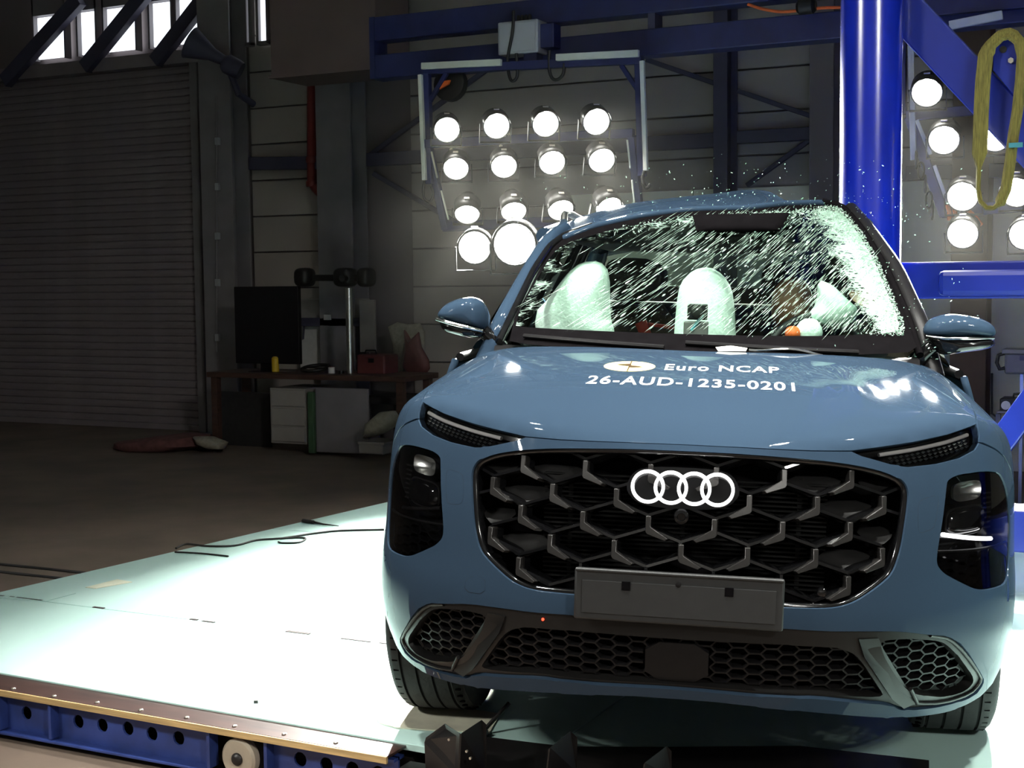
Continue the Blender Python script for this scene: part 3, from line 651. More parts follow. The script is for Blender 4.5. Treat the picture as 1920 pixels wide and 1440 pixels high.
for k, (p, q) in enumerate((((-40, 1054), (165, 1075)), ((-40, 1068), (125, 1086)))):
    a, b = atZ(*p, FZ+.001), atZ(*q, FZ+.001); n_ = nrm(np.cross(b-a, (0, 0, 1.)))*.022
    obj('floor_line', MB().prism([a-n_, b-n_, b+n_, a+n_], (0, 0, 0), (0, 0, .003)), MT['tape_black'], label=['upper of two black lines on the concrete at the left edge', 'lower of two black lines on the concrete at the left edge'][k], cat='floor line')

# ================================================================== work corner at the back
BY = 7.35
def px_box(name, u0, v0, u1, v1, Y, dep, m, parent=None, bevel=.006, **kw):
    a, b = atY(u0, v1, Y), atY(u1, v0, Y); um = (u0+u1)/2
    xa, xb = atY(u0, (v0+v1)/2, Y)[0], atY(u1, (v0+v1)/2, Y)[0]; za, zb_ = atY(um, v1, Y)[2], atY(um, v0, Y)[2]
    return obj(name, MB().box(((xa+xb)/2, Y+dep/2, (za+zb_)/2), (xb-xa, dep, zb_-za)), m, parent, bevel=bevel, **kw)
bz = atY(540, 706, BY)[2]; bxa, bxb = atY(388, 706, BY)[0], atY(760, 720, BY)[0]
d = thing('workbench', ((bxa+bxb)/2, BY+.4, FZ), 'dark brown workbench with a grey drawer unit against the back wall', 'workbench')
obj('table_top', MB().box(((bxa+bxb)/2, BY+.3, bz), (bxb-bxa, .62, .05)), MT['wood_dark'], d, bevel=.006)
for x in (bxa+.06, bxb-.08):
    for y in (BY+.06, BY+.54): obj('leg', MB().box((x, y, (bz+FZ)/2-.012), (.07, .07, bz-FZ-.026)), MT['wood_dark'], d, bevel=.004)
un = px_box('drawer_unit', 507, 728, 573, 832, BY+.06, .55, MT['drawer'], d)
for v0, v1 in ((731, 762), (766, 798), (802, 828)):
    dw = px_box('drawer_front', 509, v0, 571, v1, BY+.04, .02, MT['drawer'], un, bevel=.004)
px_box('side_panel', 592, 728, 690, 850, BY+.10, .03, MT['col_grey'], d)
px_box('edge_strip', 577, 735, 588, 850, BY+.02, .04, MT['green'], d)
px_box('modesty_panel', 400, 735, 507, 845, BY+.5, .03, MT['interior'], d)
r = thing('monitor', atY(500, 690, BY+.2), 'large black monitor standing on the workbench', 'monitor')
px_box('screen', 440, 537, 560, 682, BY+.2, .05, MT['screen'], r); px_box('stand_neck', 488, 680, 512, 701, BY+.25, .04, MT['screen'], r); px_box('stand_foot', 465, 697, 535, 702, BY+.15, .2, MT['screen'], r, bevel=.002)
r = thing('camera_stand', atY(655, 705, BY+.25), 'bright metal column on the bench carrying two black cameras', 'camera stand')
pA, pB = atY(657, 704, BY+.25), atY(655, 540, BY+.25)
obj('column', MB().lathe([(.032, 0), (.032, pB[2]-pA[2])], 20, pA), MT['alu'], r, smooth=40)
obj('foot', MB().lathe([(.07, 0), (.07, .012), (.036, .02)], 20, pA), MT['lamp_black'], r, smooth=40)
obj('head_bar', MB().bar(atY(560, 521, BY+.25), atY(695, 521, BY+.25), .05, .06, (0, 0, 1)), MT['lamp_black'], r, bevel=.008)
for u0, u1 in ((555, 588), (628, 668), (674, 700)):
    pc = atY((u0+u1)/2, 520, BY+.23); obj('camera_body', MB().ell(pc, ((u1-u0)/2*.0052, .10, .090), 14, 10, .6), MT['lamp_black'], r, smooth=50)
obj('camera_lens', MB().lathe([(.03, 0), (.035, .08), (.03, .09)], 16, atY(648, 522, BY+.15), (.2, -1, 0)), MT['lamp_black'], r, smooth=40)
def can(name, u, v0, v1, wpx, m, label, cat, cap=None, Y=BY+.2):
    a, b = atY(u, v1, Y), atY(u, v0, Y); rr = wpx/2*np.dot(a-CAM, CF)/FPX; h = b[2]-bz-.025; o_ = V3((a[0], Y, bz+.025))
    r = thing(name, o_, label, cat); obj('can_body', MB().lathe([(rr, 0), (rr, h*.94), (rr*.85, h*.97)], 18, o_), m, r, smooth=40)
    obj('cap', MB().lathe([(rr*.8, h*.9), (rr*.8, h*1.02), (rr*.3, h*1.06)], 16, o_), cap or m, r, smooth=40)
can('spray_can', 517, 670, 711, 14, MT['yellow'], 'yellow cylindrical can on the workbench', 'can')
can('bottle', 622, 688, 712, 13, MT['white'], 'white bottle with a red top on the workbench', 'bottle', MT['red'])
can('jar', 640, 695, 712, 12, MT['screen'], 'small dark jar on the workbench beside the metal column', 'jar')
r = thing('pinboard', atY(610, 690, WY-.12), 'pale board leaning on the wall behind the bench', 'board')
px_box('panel', 562, 608, 660, 694, WY-.16, .04, MT['white'], r); px_box('frame', 562, 560, 690, 606, WY-.13, .04, MT['drawer'], r)
r = thing('wall_shelf', atY(625, 612, WY-.3), 'dark blue shelf rail on the back wall above the bench', 'shelf')
px_box('rail', 563, 596, 685, 612, WY-.32, .05, MT['col_dark'], r); px_box('note', 607, 590, 620, 600, WY-.34, .01, MT['white'], r, bevel=0)
for u in (570, 680): obj('bracket', MB().bar(atY(u, 612, WY-.30), atY(u-3, 650, WY-.06), .02, .02), MT['col_dark'], r)
r = thing('leaning_board', atY(690, 690, WY-.14), 'narrow pale board leaning on the grey column', 'board')
px_box('panel', 674, 562, 703, 660, WY-.40, .03, MT['drawer'], r)
r = thing('tool_case', atY(690, 700, BY+.3), 'dark red tool case on the right end of the workbench', 'tool case')
px_box('case_body', 668, 665, 722, 704, BY+.3, .25, MT['red'], r, bevel=.02); obj('handle', MB().tube([atY(u, v, BY+.42) for u, v in ((684, 665), (686, 657), (704, 657), (706, 665))], .008, 8), MT['lamp_black'], r, smooth=50); px_box('latch', 690, 672, 700, 680, BY+.29, .02, MT['lamp_black'], r, bevel=.003)
r = thing('steering_ring', atY(590, 700, BY+.2), 'dark ring shaped part lying on the workbench', 'ring')
c = V3((atY(592, 700, BY+.3)[0], BY+.3, bz+.045)); obj('ring', MB().tube([c+V3((.13*math.cos(t), .13*math.sin(t), .02*math.sin(t)+.02)) for t in np.linspace(0, 2*math.pi, 24, endpoint=False)], .017, 8, closed=True), MT['lamp_black'], r, smooth=60); obj('spoke', MB().bar(c+V3((-.12, 0, .02)), c+V3((.12, 0, .02)), .03, .012), MT['lamp_black'], r)
# chair with a jacket and a red vest
CY = 8.42; r = thing('office_chair', (atY(760, 700, CY)[0], CY, FZ), 'dark chair behind the bench end, mostly hidden by a jacket', 'chair')
cx = atY(762, 700, CY)[0]
px_box('backrest', 738, 618, 792, 690, CY+.02, .06, MT['interior'], r, bevel=.02); obj('seat', MB().box((cx, CY-.2, .22), (.46, .44, .08)), MT['interior'], r, bevel=.02)
obj('post', MB().lathe([(.03, 0), (.03, .42)], 10, (cx, CY-.2, FZ+.06)), MT['lamp_black'], r, smooth=40)
for k in range(5):
    a_ = k*2*math.pi/5; obj('base_arm', MB().bar((cx, CY-.2, FZ+.08), (cx+.28*math.cos(a_), CY-.2+.28*math.sin(a_), FZ+.03), .05, .04), MT['lamp_black'], r)
obj('jacket', MB().pillow([atY(u, v, CY-.08) for u, v in ((728, 612), (745, 604), (765, 608), (788, 606), (797, 622), (796, 660), (775, 655), (765, 640), (758, 660), (752, 700), (740, 696), (738, 650))], (0, 1, 0), .05, 4), MT['cloth'], smooth=60, label='cream jacket hung over the chair at the back', cat='jacket')
obj('vest', MB().pillow([atY(u, v, CY-.22) for u, v in ((758, 618), (766, 640), (785, 622), (790, 650), (804, 675), (806, 692), (797, 704), (768, 702), (756, 690), (760, 655))], (0, 1, 0), .05, 4), MT['red'], smooth=60, label='dark red vest hanging in front of the cream jacket', cat='vest')
# heaps on the floor
def heap(name, px, z, th, m, label, cat, Y):
    P = [atY(u, v, Y) for u, v in px]; return obj(name, MB().pillow(P, (0, 1, 0), th, 4), m, smooth=60, label=label, cat=cat)
heap('folded_blanket', [(230, 838), (232, 826), (290, 818), (340, 812), (380, 816), (385, 834), (340, 846), (260, 848)], 0, .35, MT['rug_red'], 'flat dusty red folded blanket on the floor by the shutter', 'blanket', 7.3)
heap('grey_bolster', [(365, 818), (395, 818), (425, 830), (420, 842), (395, 842), (372, 832)], 0, .1, MT['cloth'], 'small grey bolster beside the folded blanket on the floor', 'bolster', 7.2)
heap('sack', [(684, 822), (688, 795), (715, 772), (738, 770), (746, 782), (740, 800), (715, 815)], 0, .12, MT['cloth'], 'pale rolled sack on the floor right of the bench', 'sack', 7.1)
r = thing('floor_crate', atZ(695, 850, FZ), 'low pale crate on the floor under the bench end', 'crate'); px_box('crate_body', 672, 832, 718, 852, 7.0, .3, MT['drawer'], r, bevel=.01); px_box('crate_lid', 670, 829, 720, 834, 6.99, .32, MT['drawer'], r, bevel=.004)
# measuring gear by the right wall
GY = 6.0
r = thing('grey_unit', (atY(1900, 700, GY)[0], GY, FZ), 'grey boxy unit on a thin post at the right edge, above the gauge box', 'unit')
px_box('casing', 1883, 662, 1945, 702, GY, .25, MT['grey_dev'], r, bevel=.015); px_box('top_rail', 1878, 655, 1945, 664, GY-.02, .2, MT['grey_dev'], r); px_box('label_plate', 1912, 667, 1930, 676, GY-.01, .012, MT['col_dark'], r, bevel=0)
obj('hose_loop', MB().tube([atY(u, v, GY) for u, v in ((1884, 662), (1872, 666), (1869, 680), (1874, 692), (1884, 690))], .012, 8), MT['lamp_black'], r, smooth=60)
obj('post', MB().bar(atY(1916, 700, GY+.1), V3((atY(1916, 700, GY+.1)[0], GY+.1, FZ)), .02, .02), MT['alu'], r)
r = thing('gauge_box', (atY(1895, 780, GY)[0], GY, FZ), 'black box with a round white gauge and handle at the right edge', 'gauge box')
px_box('casing', 1874, 748, 1940, 772, GY, .2, MT['lamp_black'], r, bevel=.008); px_box('shelf', 1868, 772, 1945, 776, GY-.05, .35, MT['col_grey'], r)
obj('gauge', MB().lathe([(.028, 0), (.028, .008)], 20, atY(1886, 760, GY-.002), (0, -1, 0)), MT['white'], r, smooth=30)
obj('handle', MB().tube([atY(u, v, GY+.05) for u, v in ((1900, 748), (1901, 739), (1935, 738), (1936, 748))], .009, 8), MT['lamp_black'], r, smooth=50)
for u in (1872, 1940): obj('leg', MB().bar(atY(u, 776, GY+.1), V3((atY(u, 776, GY+.1)[0], GY+.1, FZ)), .03, .03), MT['col_grey'], r)
a = [atY(1860+2.2*math.sin(k*2.1), 700+k*.77, WY-.39) for k in range(100)]
obj('coiled_cable', MB().tube(a+[atY(u, v, WY-.39) for u, v in ((1868, 782), (1873, 777), (1877, 769))], .008, 5), MT['cable'], smooth=60, label='black coiled cable hanging beside the brown column', cat='cable')
# ================================================================== the car
car = thing('car', (0, 0, 0), 'blue-grey crashed car on the sled with shattered windscreen and ringed dark grille', 'car', rot=TH)
def pch(xs, ys):
    xs = np.array(xs, float); ys = np.array(ys, float); h = np.diff(xs); d = np.diff(ys)/h; m = np.zeros_like(ys)
    for i in range(1, len(xs)-1): m[i] = 0 if d[i-1]*d[i] <= 0 else 2*d[i-1]*d[i]/(d[i-1]+d[i])
    m[0] = d[0]; m[-1] = d[-1]
    def f(x):
        x = np.asarray(x, float); xc = np.clip(x, xs[0], xs[-1]); i = np.clip(np.searchsorted(xs, xc)-1, 0, len(xs)-2); t = (xc-xs[i])/h[i]
        return (1+2*t)*(1-t)**2*ys[i]+t*(1-t)**2*h[i]*m[i]+t*t*(3-2*t)*ys[i+1]+t*t*(t-1)*h[i]*m[i+1]
    return f
Y0 = pch([.10,.22,.30,.40,.47,.55,.70,.85,.92,1.1], [.10,.04,.005,-.015,-.02,-.015,.0,.03,.055,.16])
WZ = pch([.10,.22,.30,.40,.48,.58,.75,.95,1.1], [.93,.957,.968,.972,.968,.960,.955,.94,.89])
HC = pch([-.1,.06,.12,.25,.45,.7,1.0,1.3,1.6], [.86,.915,.94,.985,1.027,1.062,1.092,1.112,1.12])
DEP = .85
def G(p):
    x = np.abs(p[..., 0]); y = p[..., 1]; z = p[..., 2]
    yy = np.maximum(DEP-(y-Y0(z)), 0)/DEP; w_ = WZ(z)
    f1 = ((x/w_)**2.4+yy**2.0+1e-12)**(1/2.2)-1
    xr = p[..., 0]; zs = .70; h = HC(y)+.012*np.exp(-(x/.45)**4)-.006+.0055*np.cos((xr-.455+.10*(y-.5))/.030)*np.exp(-((xr-.465)/.085)**2-((y-.56)/.17)**2)
    f2 = ((x/.968)**6+(np.maximum(z-zs, 0)/(h-zs))**2.2+1e-12)**(1/2.4)-1
    f1 = f1*.85; f2 = f2*.33; k = .02
    m = np.maximum(f1, f2); d = np.maximum(k-np.abs(f1-f2), 0)/k
    return m+d*d*k*.25
C0 = np.array([0, 1.05, .50])
def bis(fn, a, b, n=34):
    fa = fn(a)
    for _ in range(n):
        m = (a+b)/2; s = fn(m)*fa > 0; a = np.where(s, m, a); b = np.where(s, b, m)
    return (a+b)/2
def st2p(s, t):
    r2 = s*s+t*t; d = np.stack([2*s/(1+r2), -(1-r2)/(1+r2), 2*t/(1+r2)], -1)
    q = bis(lambda k: G(C0+d*k[..., None]), np.full(s.shape, .15), np.full(s.shape, 2.2)); return C0+d*q[..., None]
def p2st(p):
    d = np.asarray(p, float)-C0; d = d/np.linalg.norm(d, axis=-1, keepdims=True); return np.stack([d[..., 0]/(1-d[..., 1]), d[..., 2]/(1-d[..., 1])], -1)
def ysurf(x, z):
    x = np.asarray(x, float); z = np.asarray(z, float)
    return bis(lambda y: G(np.stack([x, y, z], -1)), np.full(x.shape, -.5), np.full(x.shape, 1.0))
def ztop(x, y):
    x = np.asarray(x, float); y = np.asarray(y, float)
    return bis(lambda z: G(np.stack([x, y, z], -1)), np.full(x.shape, 1.5), np.full(x.shape, .72))
def xside(y, z):
    y = np.asarray(y, float); z = np.asarray(z, float)
    return bis(lambda x: G(np.stack([x, y, z], -1)), np.full(y.shape, 1.3), np.full(y.shape, .05))
def gnorm(p):
    e = 1e-4; g = np.stack([G(p+np.eye(3)[i]*e)-G(p-np.eye(3)[i]*e) for i in range(3)], -1); return g/(np.linalg.norm(g, axis=-1, keepdims=True)+1e-12)
def sp(x, z, dep=0.):
    p = np.stack([np.asarray(x, float), ysurf(x, z), np.asarray(z, float)], -1); return p-gnorm(p)*np.asarray(dep)[..., None] if np.ndim(dep) else p-gnorm(p)*dep
def tiltf(X):
    c, s_ = math.cos(TILT), math.sin(TILT); Y = np.array(X, float); z = Y[..., 2]-.4; x = Y[..., 0].copy()
    Y[..., 0] = c*x+s_*z; Y[..., 2] = .4-s_*x+c*z; return Y
def cob(name, mb, m, parent=None, smooth=None, **kw):
    mb.map(tiltf); return obj(name, mb, m, parent or car, smooth, True, **kw)
# ---- outlines traced from image pixels, baked in car coordinates (x, z), right half; symmetric
def dens(P, step=.012, closed=False):
    P = [V3(p) for p in P]; out = []
    n = len(P) if closed else len(P)-1
    for i in range(n):
        a, b = P[i], P[(i+1) % len(P)]; k = max(1, int(math.ceil(np.linalg.norm(b-a)/step)))
        out += [a+(b-a)*j/k for j in range(k)]
    if not closed: out.append(P[-1])
    return np.array(out)
def chaik(P, it=2, closed=True):
    P = np.array(P, float)
    for _ in range(it):
        Q = np.roll(P, -1, 0); P = np.stack([.78*P+.22*Q, .22*P+.78*Q], 1).reshape(-1, P.shape[1])
    return P
def full(half):  # half runs from x=0 (top) round to x=0 (bottom)
    h = np.array(half, float); mir = h[::-1].copy(); mir[:, 0] *= -1
    return np.concatenate([h, mir[1:-1]] if abs(h[0, 0]) < 1e-6 else [h, mir])
GR = chaik(full([(0,.900),(.142,.899),(.33,.889),(.43,.877),(.51,.859),(.562,.834),(.577,.803),(.572,.748),(.560,.66),(.540,.60),(.504,.57),(.445,.532),(.389,.517),(.268,.519),(0,.524)]))
LP = chaik([(.688,.827),(.72,.838),(.80,.838),(.855,.826),(.880,.79),(.898,.74),(.908,.66),(.905,.56),(.892,.517),(.84,.52),(.787,.528),(.72,.567),(.685,.588),(.663,.612),(.662,.64),(.677,.735),(.685,.81)])
HE = dens([(0,.914),(.143,.913),(.325,.909),(.425,.909),(.495,.917),(.59,.928),(.692,.943),(.782,.962)], .010)
DRt = HE[HE[:, 0] > .424]
DR = np.concatenate([DRt, dens([(.782,.962),(.787,.935),(.785,.917),(.77,.900),(.723,.884),(.655,.874),(.576,.870),(.528,.876),(.483,.889),(.45,.898),(.425,.909)], .010)[1:-1]])
MO = chaik(full([(0,.466),(.263,.461),(.385,.454),(.46,.453),(.567,.447),(.655,.427),(.70,.418),(.75,.382),(.83,.258),(.835,.235),(.815,.208),(.71,.205),(.60,.215),(.545,.245),(.475,.256),(.36,.275),(.29,.273),(.08,.284),(0,.285)]), 1)
PK = chaik([(.520,.425),(.60,.424),(.672,.410),(.702,.398),(.748,.350),(.815,.255),(.79,.225),(.72,.226),(.622,.258),(.585,.297),(.53,.385)])
ME = chaik(full([(0,.418),(.25,.418),(.40,.411),(.445,.396),(.47,.375),(.528,.285),(.54,.262),(.50,.262),(.36,.282),(.29,.281),(.08,.290),(0,.291)]), 1)
RD = chaik([(-.083,.404),(.083,.404),(.083,.292),(-.083,.292)], 1)
BOT = dens([(0,.251),(.1,.250),(.265,.238),(.42,.218),(.55,.197),(.65,.188),(.72,.182),(.78,.181),(.835,.188),(.878,.21),(.903,.26)], .012)
AY, AZ, AR = .965, .285, .39
HERE = [(.795,.56),(.80,.70),(.785,1.0),(.755,1.22),(.735,1.33)]
def cowl(x): return 1.085+.40*x*x
def xz3(L): L = np.array(L); return sp(L[:, 0], L[:, 1])
def xy3(L): L = np.array(L); return np.stack([L[:, 0], L[:, 1], ztop(L[:, 0], L[:, 1])], -1)
bot3 = xz3(BOT)
ph = np.linspace(math.asin((.26-AZ)/AR), math.pi-math.asin((.26-AZ)/AR), 60)
ayz = np.stack([AY-AR*np.cos(ph), AZ+AR*np.sin(ph)], -1)
arch3 = np.stack([xside(ayz[:, 0], ayz[:, 1]), ayz[:, 0], ayz[:, 1]], -1)
ryz = dens([(1.42, .24), (1.42, .98)], .02); rear3 = np.stack([xside(ryz[:, 0], ryz[:, 1]), ryz[:, 0], ryz[:, 1]], -1)
topc = xy3(dens([(.865,1.42),(.80,1.42),(.76,1.385),(.735,1.345)], .012))
cw = np.linspace(.735, 0, 60); cow3 = xy3(np.stack([cw, cowl(cw)], -1))
half3 = np.concatenate([bot3, arch3[1:], rear3, topc, cow3])
he3 = xz3(HE); hs3 = xy3(dens([(.782,.43)]+HERE, .012)); hs3[0] = he3[-1]
hood_half = np.concatenate([he3, hs3[1:], cow3[1:]])
seam3 = np.concatenate([xz3([(.785,.917)]), np.array([[float(xside(y, z)), y, z] for y, z in ((.47,.892),(.53,.865),(.60,.82),(.66,.765),(.705,.70))])])
seamd = []
for i in range(len(seam3)-1):
    for t_ in np.linspace(0, 1, 6)[:-1]: seamd.append(seam3[i]*(1-t_)+seam3[i+1]*t_)
seamd.append(seam3[-1]); seamd = np.array(seamd)
def mirS(S): Q = S.copy(); Q[:, 0] *= -1; return Q
S_half = p2st(half3); S_out = np.concatenate([S_half, mirS(S_half[1:-1])[::-1]])
S_hood_h = p2st(hood_half); S_hood = np.concatenate([S_hood_h, mirS(S_hood_h[1:-1])[::-1]])
S_gr = p2st(xz3(dens(GR, .012, True))); S_lp = p2st(xz3(dens(LP, .012, True))); S_dr = p2st(xz3(DR))
S_mo = p2st(xz3(dens(MO, .012, True))); S_pk = p2st(xz3(dens(PK, .012, True))); S_me = p2st(xz3(dens(ME, .012, True))); S_rd = p2st(xz3(dens(RD, .012, True)))
S_se = p2st(seamd)
S_fe = np.concatenate([S_se, [(1.2, .2), (1.2, -.6), (2.5, -.6), (2.5, 2.5)], p2st(xy3([(.735,1.345)])), p2st(hs3)[::-1]])
pts = []; edges = []
def addl(S, closed=True):
    n0 = len(pts); pts.extend([Vector((float(a), float(b))) for a, b in S]); n = len(S)
    edges.extend([(n0+i, n0+(i+1) % n) for i in range(n if closed else n-1)])
for S in (S_out, S_hood, S_gr, S_mo, S_me, S_rd): addl(S)
for S in (S_lp, S_dr, S_pk): addl(S); addl(mirS(S))
addl(S_se, False); addl(mirS(S_se), False)
def inpoly(S, q):
    x, y = q[:, 0], q[:, 1]; ins = np.zeros(len(q), bool); n = len(S)
    for i in range(n):
        x0, y0 = S[i]; x1, y1 = S[(i+1) % n]
        if y0 == y1: continue
        c = ((y0 > y) != (y1 > y)) & (x < (x1-x0)*(y-y0)/(y1-y0)+x0); ins ^= c
    return ins
gs = .0125
gx, gy = np.meshgrid(np.arange(-1.5, 1.5, gs), np.arange(-.7, 1.3, gs)); gx[1::2] += gs/2
gp = np.stack([gx.ravel(), gy.ravel()], -1); gp = gp[inpoly(S_out, gp)]
allS = np.array([[p[0], p[1]] for p in pts])
# drop grid points that sit too close to an outline
keep = np.ones(len(gp), bool)
cell = {}
for p in allS: cell.setdefault((int(p[0]//gs), int(p[1]//gs)), []).append(p)
for i, p in enumerate(gp):
    a, b = int(p[0]//gs), int(p[1]//gs)
    for da in (-1, 0, 1):
        for db in (-1, 0, 1):
            for q in cell.get((a+da, b+db), ()):
                if (p[0]-q[0])**2+(p[1]-q[1])**2 < (.5*gs)**2: keep[i] = False
gp = gp[keep]
pts += [Vector((float(a), float(b))) for a, b in gp]
VV, EE, FF, *_ = delaunay_2d_cdt(pts, edges, [], 0, 1e-6)
ST = np.array([[v[0], v[1]] for v in VV]); TR = np.array([f for f in FF if len(f) == 3])
P3 = st2p(ST[:, 0], ST[:, 1]); N3 = gnorm(P3)
cen = ST[TR].mean(1); cabs = cen.copy(); cabs[:, 0] = np.abs(cabs[:, 0])
in_out = inpoly(S_out, cen); in_gr = inpoly(S_gr, cen); in_lp = inpoly(S_lp, cabs); in_dr = inpoly(S_dr, cabs); in_mo = inpoly(S_mo, cen)
in_pk = inpoly(S_pk, cabs); in_me = inpoly(S_me, cen); in_rd = inpoly(S_rd, cen); in_ho = inpoly(S_hood, cen); in_fe = inpoly(S_fe, cabs)
body = in_out & ~in_gr & ~in_lp & ~in_dr & ~in_mo
def panel(name, mask, m, parent=None, off=0., rim=.02, shrink=.003, **kw):
    T = TR[mask]; used = np.unique(T); idx = -np.ones(len(P3), int); idx[used] = np.arange(len(used)); T = idx[T]
    P = P3[used].copy()-N3[used]*off; N = N3[used]
    cnt = {}
    for f in T:
        for a, b in ((f[0], f[1]), (f[1], f[2]), (f[2], f[0])): cnt[(a, b)] = 1
    bd = [(a, b) for (a, b) in cnt if (b, a) not in cnt]
    nb = {}
    bset = set(a for a, b in bd)|set(b for a, b in bd)
    for f in T:
        for a in f:
            if a in bset:
                for b in f:
                    if b not in bset: nb.setdefault(a, []).append(b)
    Q = P.copy()
    if shrink:
        bdn = {}
        for a, b in bd: bdn.setdefault(a, []).append(b); bdn.setdefault(b, []).append(a)
        for a in bset:
            if a in nb: d = P[nb[a]].mean(0)-P[a]
            else: d = np.zeros(3)
            t = P[bdn[a][0]]-P[bdn[a][-1]]; t = t/(np.linalg.norm(t)+1e-9); d = d-t*np.dot(d, t); L = np.linalg.norm(d)
            if L > 1e-6: Q[a] = P[a]+d/L*min(shrink, L*.5)
    mb = MB(); vs = list(Q); fs = [tuple(int(i) for i in f) for f in T]
    if rim:
        for dep in (.0035, rim):
            pass
        m1 = {}; m2 = {}
        for a in bset:
            m1[a] = len(vs); vs.append((Q[a]*.35+P[a]*.65 if shrink else Q[a])-N[a]*.005)
            m2[a] = len(vs); vs.append((P[a] if shrink else Q[a])-N[a]*rim)
        for a, b in bd: fs.append((int(b), int(a), m1[a], m1[b])); fs.append((m1[b], m1[a], m2[a], m2[b]))
    mb.add(vs, fs); return cob(name, mb, m, parent, smooth=55, **kw)
hood = panel('hood', body & in_ho, MT['paint'], label='blue-grey hood with white test markings')
bump = panel('bumper_cover', body & ~in_ho & ~in_fe, MT['paint'])
panel('fender', body & in_fe & ~in_ho & (cen[:, 0] > 0), MT['paint']); panel('fender', body & in_fe & ~in_ho & (cen[:, 0] < 0), MT['paint'])
# dark inner shell behind the gaps
T = TR[in_out & ~in_gr & ~in_lp & ~in_mo]; used = np.unique(T); idx = -np.ones(len(P3), int); idx[used] = np.arange(len(used))
cob('inner_structure', MB().add(P3[used]-N3[used]*.035, [tuple(int(i) for i in f) for f in idx[T]]), MT['matt_black'], smooth=60)
# ---- lower intake
mouth = panel('lower_trim', in_mo & ~in_pk & ~in_me, MT['trim_dark'], off=.010, rim=.03, shrink=.001, label='dark grey lower bumper trim')
panel('radar_cover', in_rd, MT['satin_black'], mouth, off=.022, rim=.02, shrink=.001)
T = TR[in_mo]; used = np.unique(T); idx = -np.ones(len(P3), int); idx[used] = np.arange(len(used))
cob('intake_back', MB().add(P3[used]-N3[used]*.10, [tuple(int(i) for i in f) for f in idx[T]]), MT['matt_black'], mouth, smooth=60)
def poly_in(L, x, z): return bool(inpoly(np.array(L), np.array([[x, z]]))[0])
def honey(L, cx, cz, w_, h_, th, dep, d0, d1, excl=None, skew=0.):
    "flat-topped hexagon bars clipped to outline L"
    x0, z0 = L.min(0); x1, z1 = L.max(0); mb = MB(); segs = set()
    pitx = w_*.75; nx = int((x1-x0)/pitx)+3; nz = int((z1-z0)/h_)+3
    A = []; B = []
    for i in range(-1, nx):
        for j in range(-1, nz):
            hx = x0+i*pitx; hz = z0+j*h_+(h_/2 if i % 2 else 0)+skew*(hx-cx)
            c6 = [(hx+w_/2, hz), (hx+w_/4, hz+h_/2), (hx-w_/4, hz+h_/2), (hx-w_/2, hz)]
            for k in range(3): A.append(c6[k]); B.append(c6[k+1])
    A = np.array(A); B = np.array(B); M_ = (A+B)/2; ok = inpoly(L, M_)
    if excl is not None: ok &= ~inpoly(excl, M_)
    A, B = A[ok], B[ok]; pa, pb_ = sp(A[:, 0], A[:, 1], d0), sp(B[:, 0], B[:, 1], d0); na = gnorm(sp(M_[ok][:, 0], M_[ok][:, 1]))
    for a, b, n_ in zip(pa, pb_, na):
        a2, b2 = a-n_*(d1-d0)/2, b-n_*(d1-d0)/2; mb.bar(a2, b2, th, d1-d0, n_)
    return mb
cob('honeycomb_mesh', honey(ME, 0, .35, .058, .030, .0045, 0, .03, .055, RD), MT['satin_black'], mouth)
for s_ in (1, -1):
    mb = honey(PK, .66, .33, .052, .030, .0045, 0, .035, .055)
    if s_ < 0: mb.map(lambda P: P*np.array([-1, 1, 1]))
    cob('honeycomb_mesh', mb, MT['satin_black'], mouth)
mb = MB().lathe([(.004, 0), (.0035, .004), (.001, .006)], 12, sp(np.array([-.356]), np.array([.439]), .010)[0], (0, -1, 0)); cob('red_led', mb, MT['red_led'], mouth, label='tiny red lit LED')
def strip(L, dep, r_, n=8): L = np.array(L, float); return MB().tube(sp(L[:, 0], L[:, 1], dep), r_, n)
for s_ in (1, -1):   # bright lip round each outer intake
    L = [(s_*x, z) for x, z in dens(chaik([(.60,.440),(.672,.424),(.712,.410),(.76,.362),(.832,.262),(.828,.235),(.80,.214),(.71,.212),(.615,.232)], 1, False)[1:-1], .02)]
    cob('intake_lip', strip(L, .008, .006), MT['trim_dark'], mouth, smooth=60)
    # twisted fin between outer intake and centre mesh
    q = [(.462,.432),(.515,.432),(.532,.40),(.600,.288),(.642,.230),(.592,.226),(.556,.262),(.476,.385)]
    L = np.array(q)*[s_, 1]; a = sp(L[:, 0], L[:, 1], np.array([.006, .008, .014, .016, .008, -.004, -.006, -.002]))
    b = sp(L[:, 0], L[:, 1], .04); n_ = len(L); mb = MB(); c_ = a.mean(0)
    mb.add(list(a)+list(b)+[c_-np.array([0, .006, 0])], [(i, (i+1) % n_, 2*n_) for i in range(n_)]+[(i, n_+i, n_+(i+1) % n_, (i+1) % n_) for i in range(n_)])
    cob('intake_fin', mb, MT['trim_dark'], mouth, smooth=35)
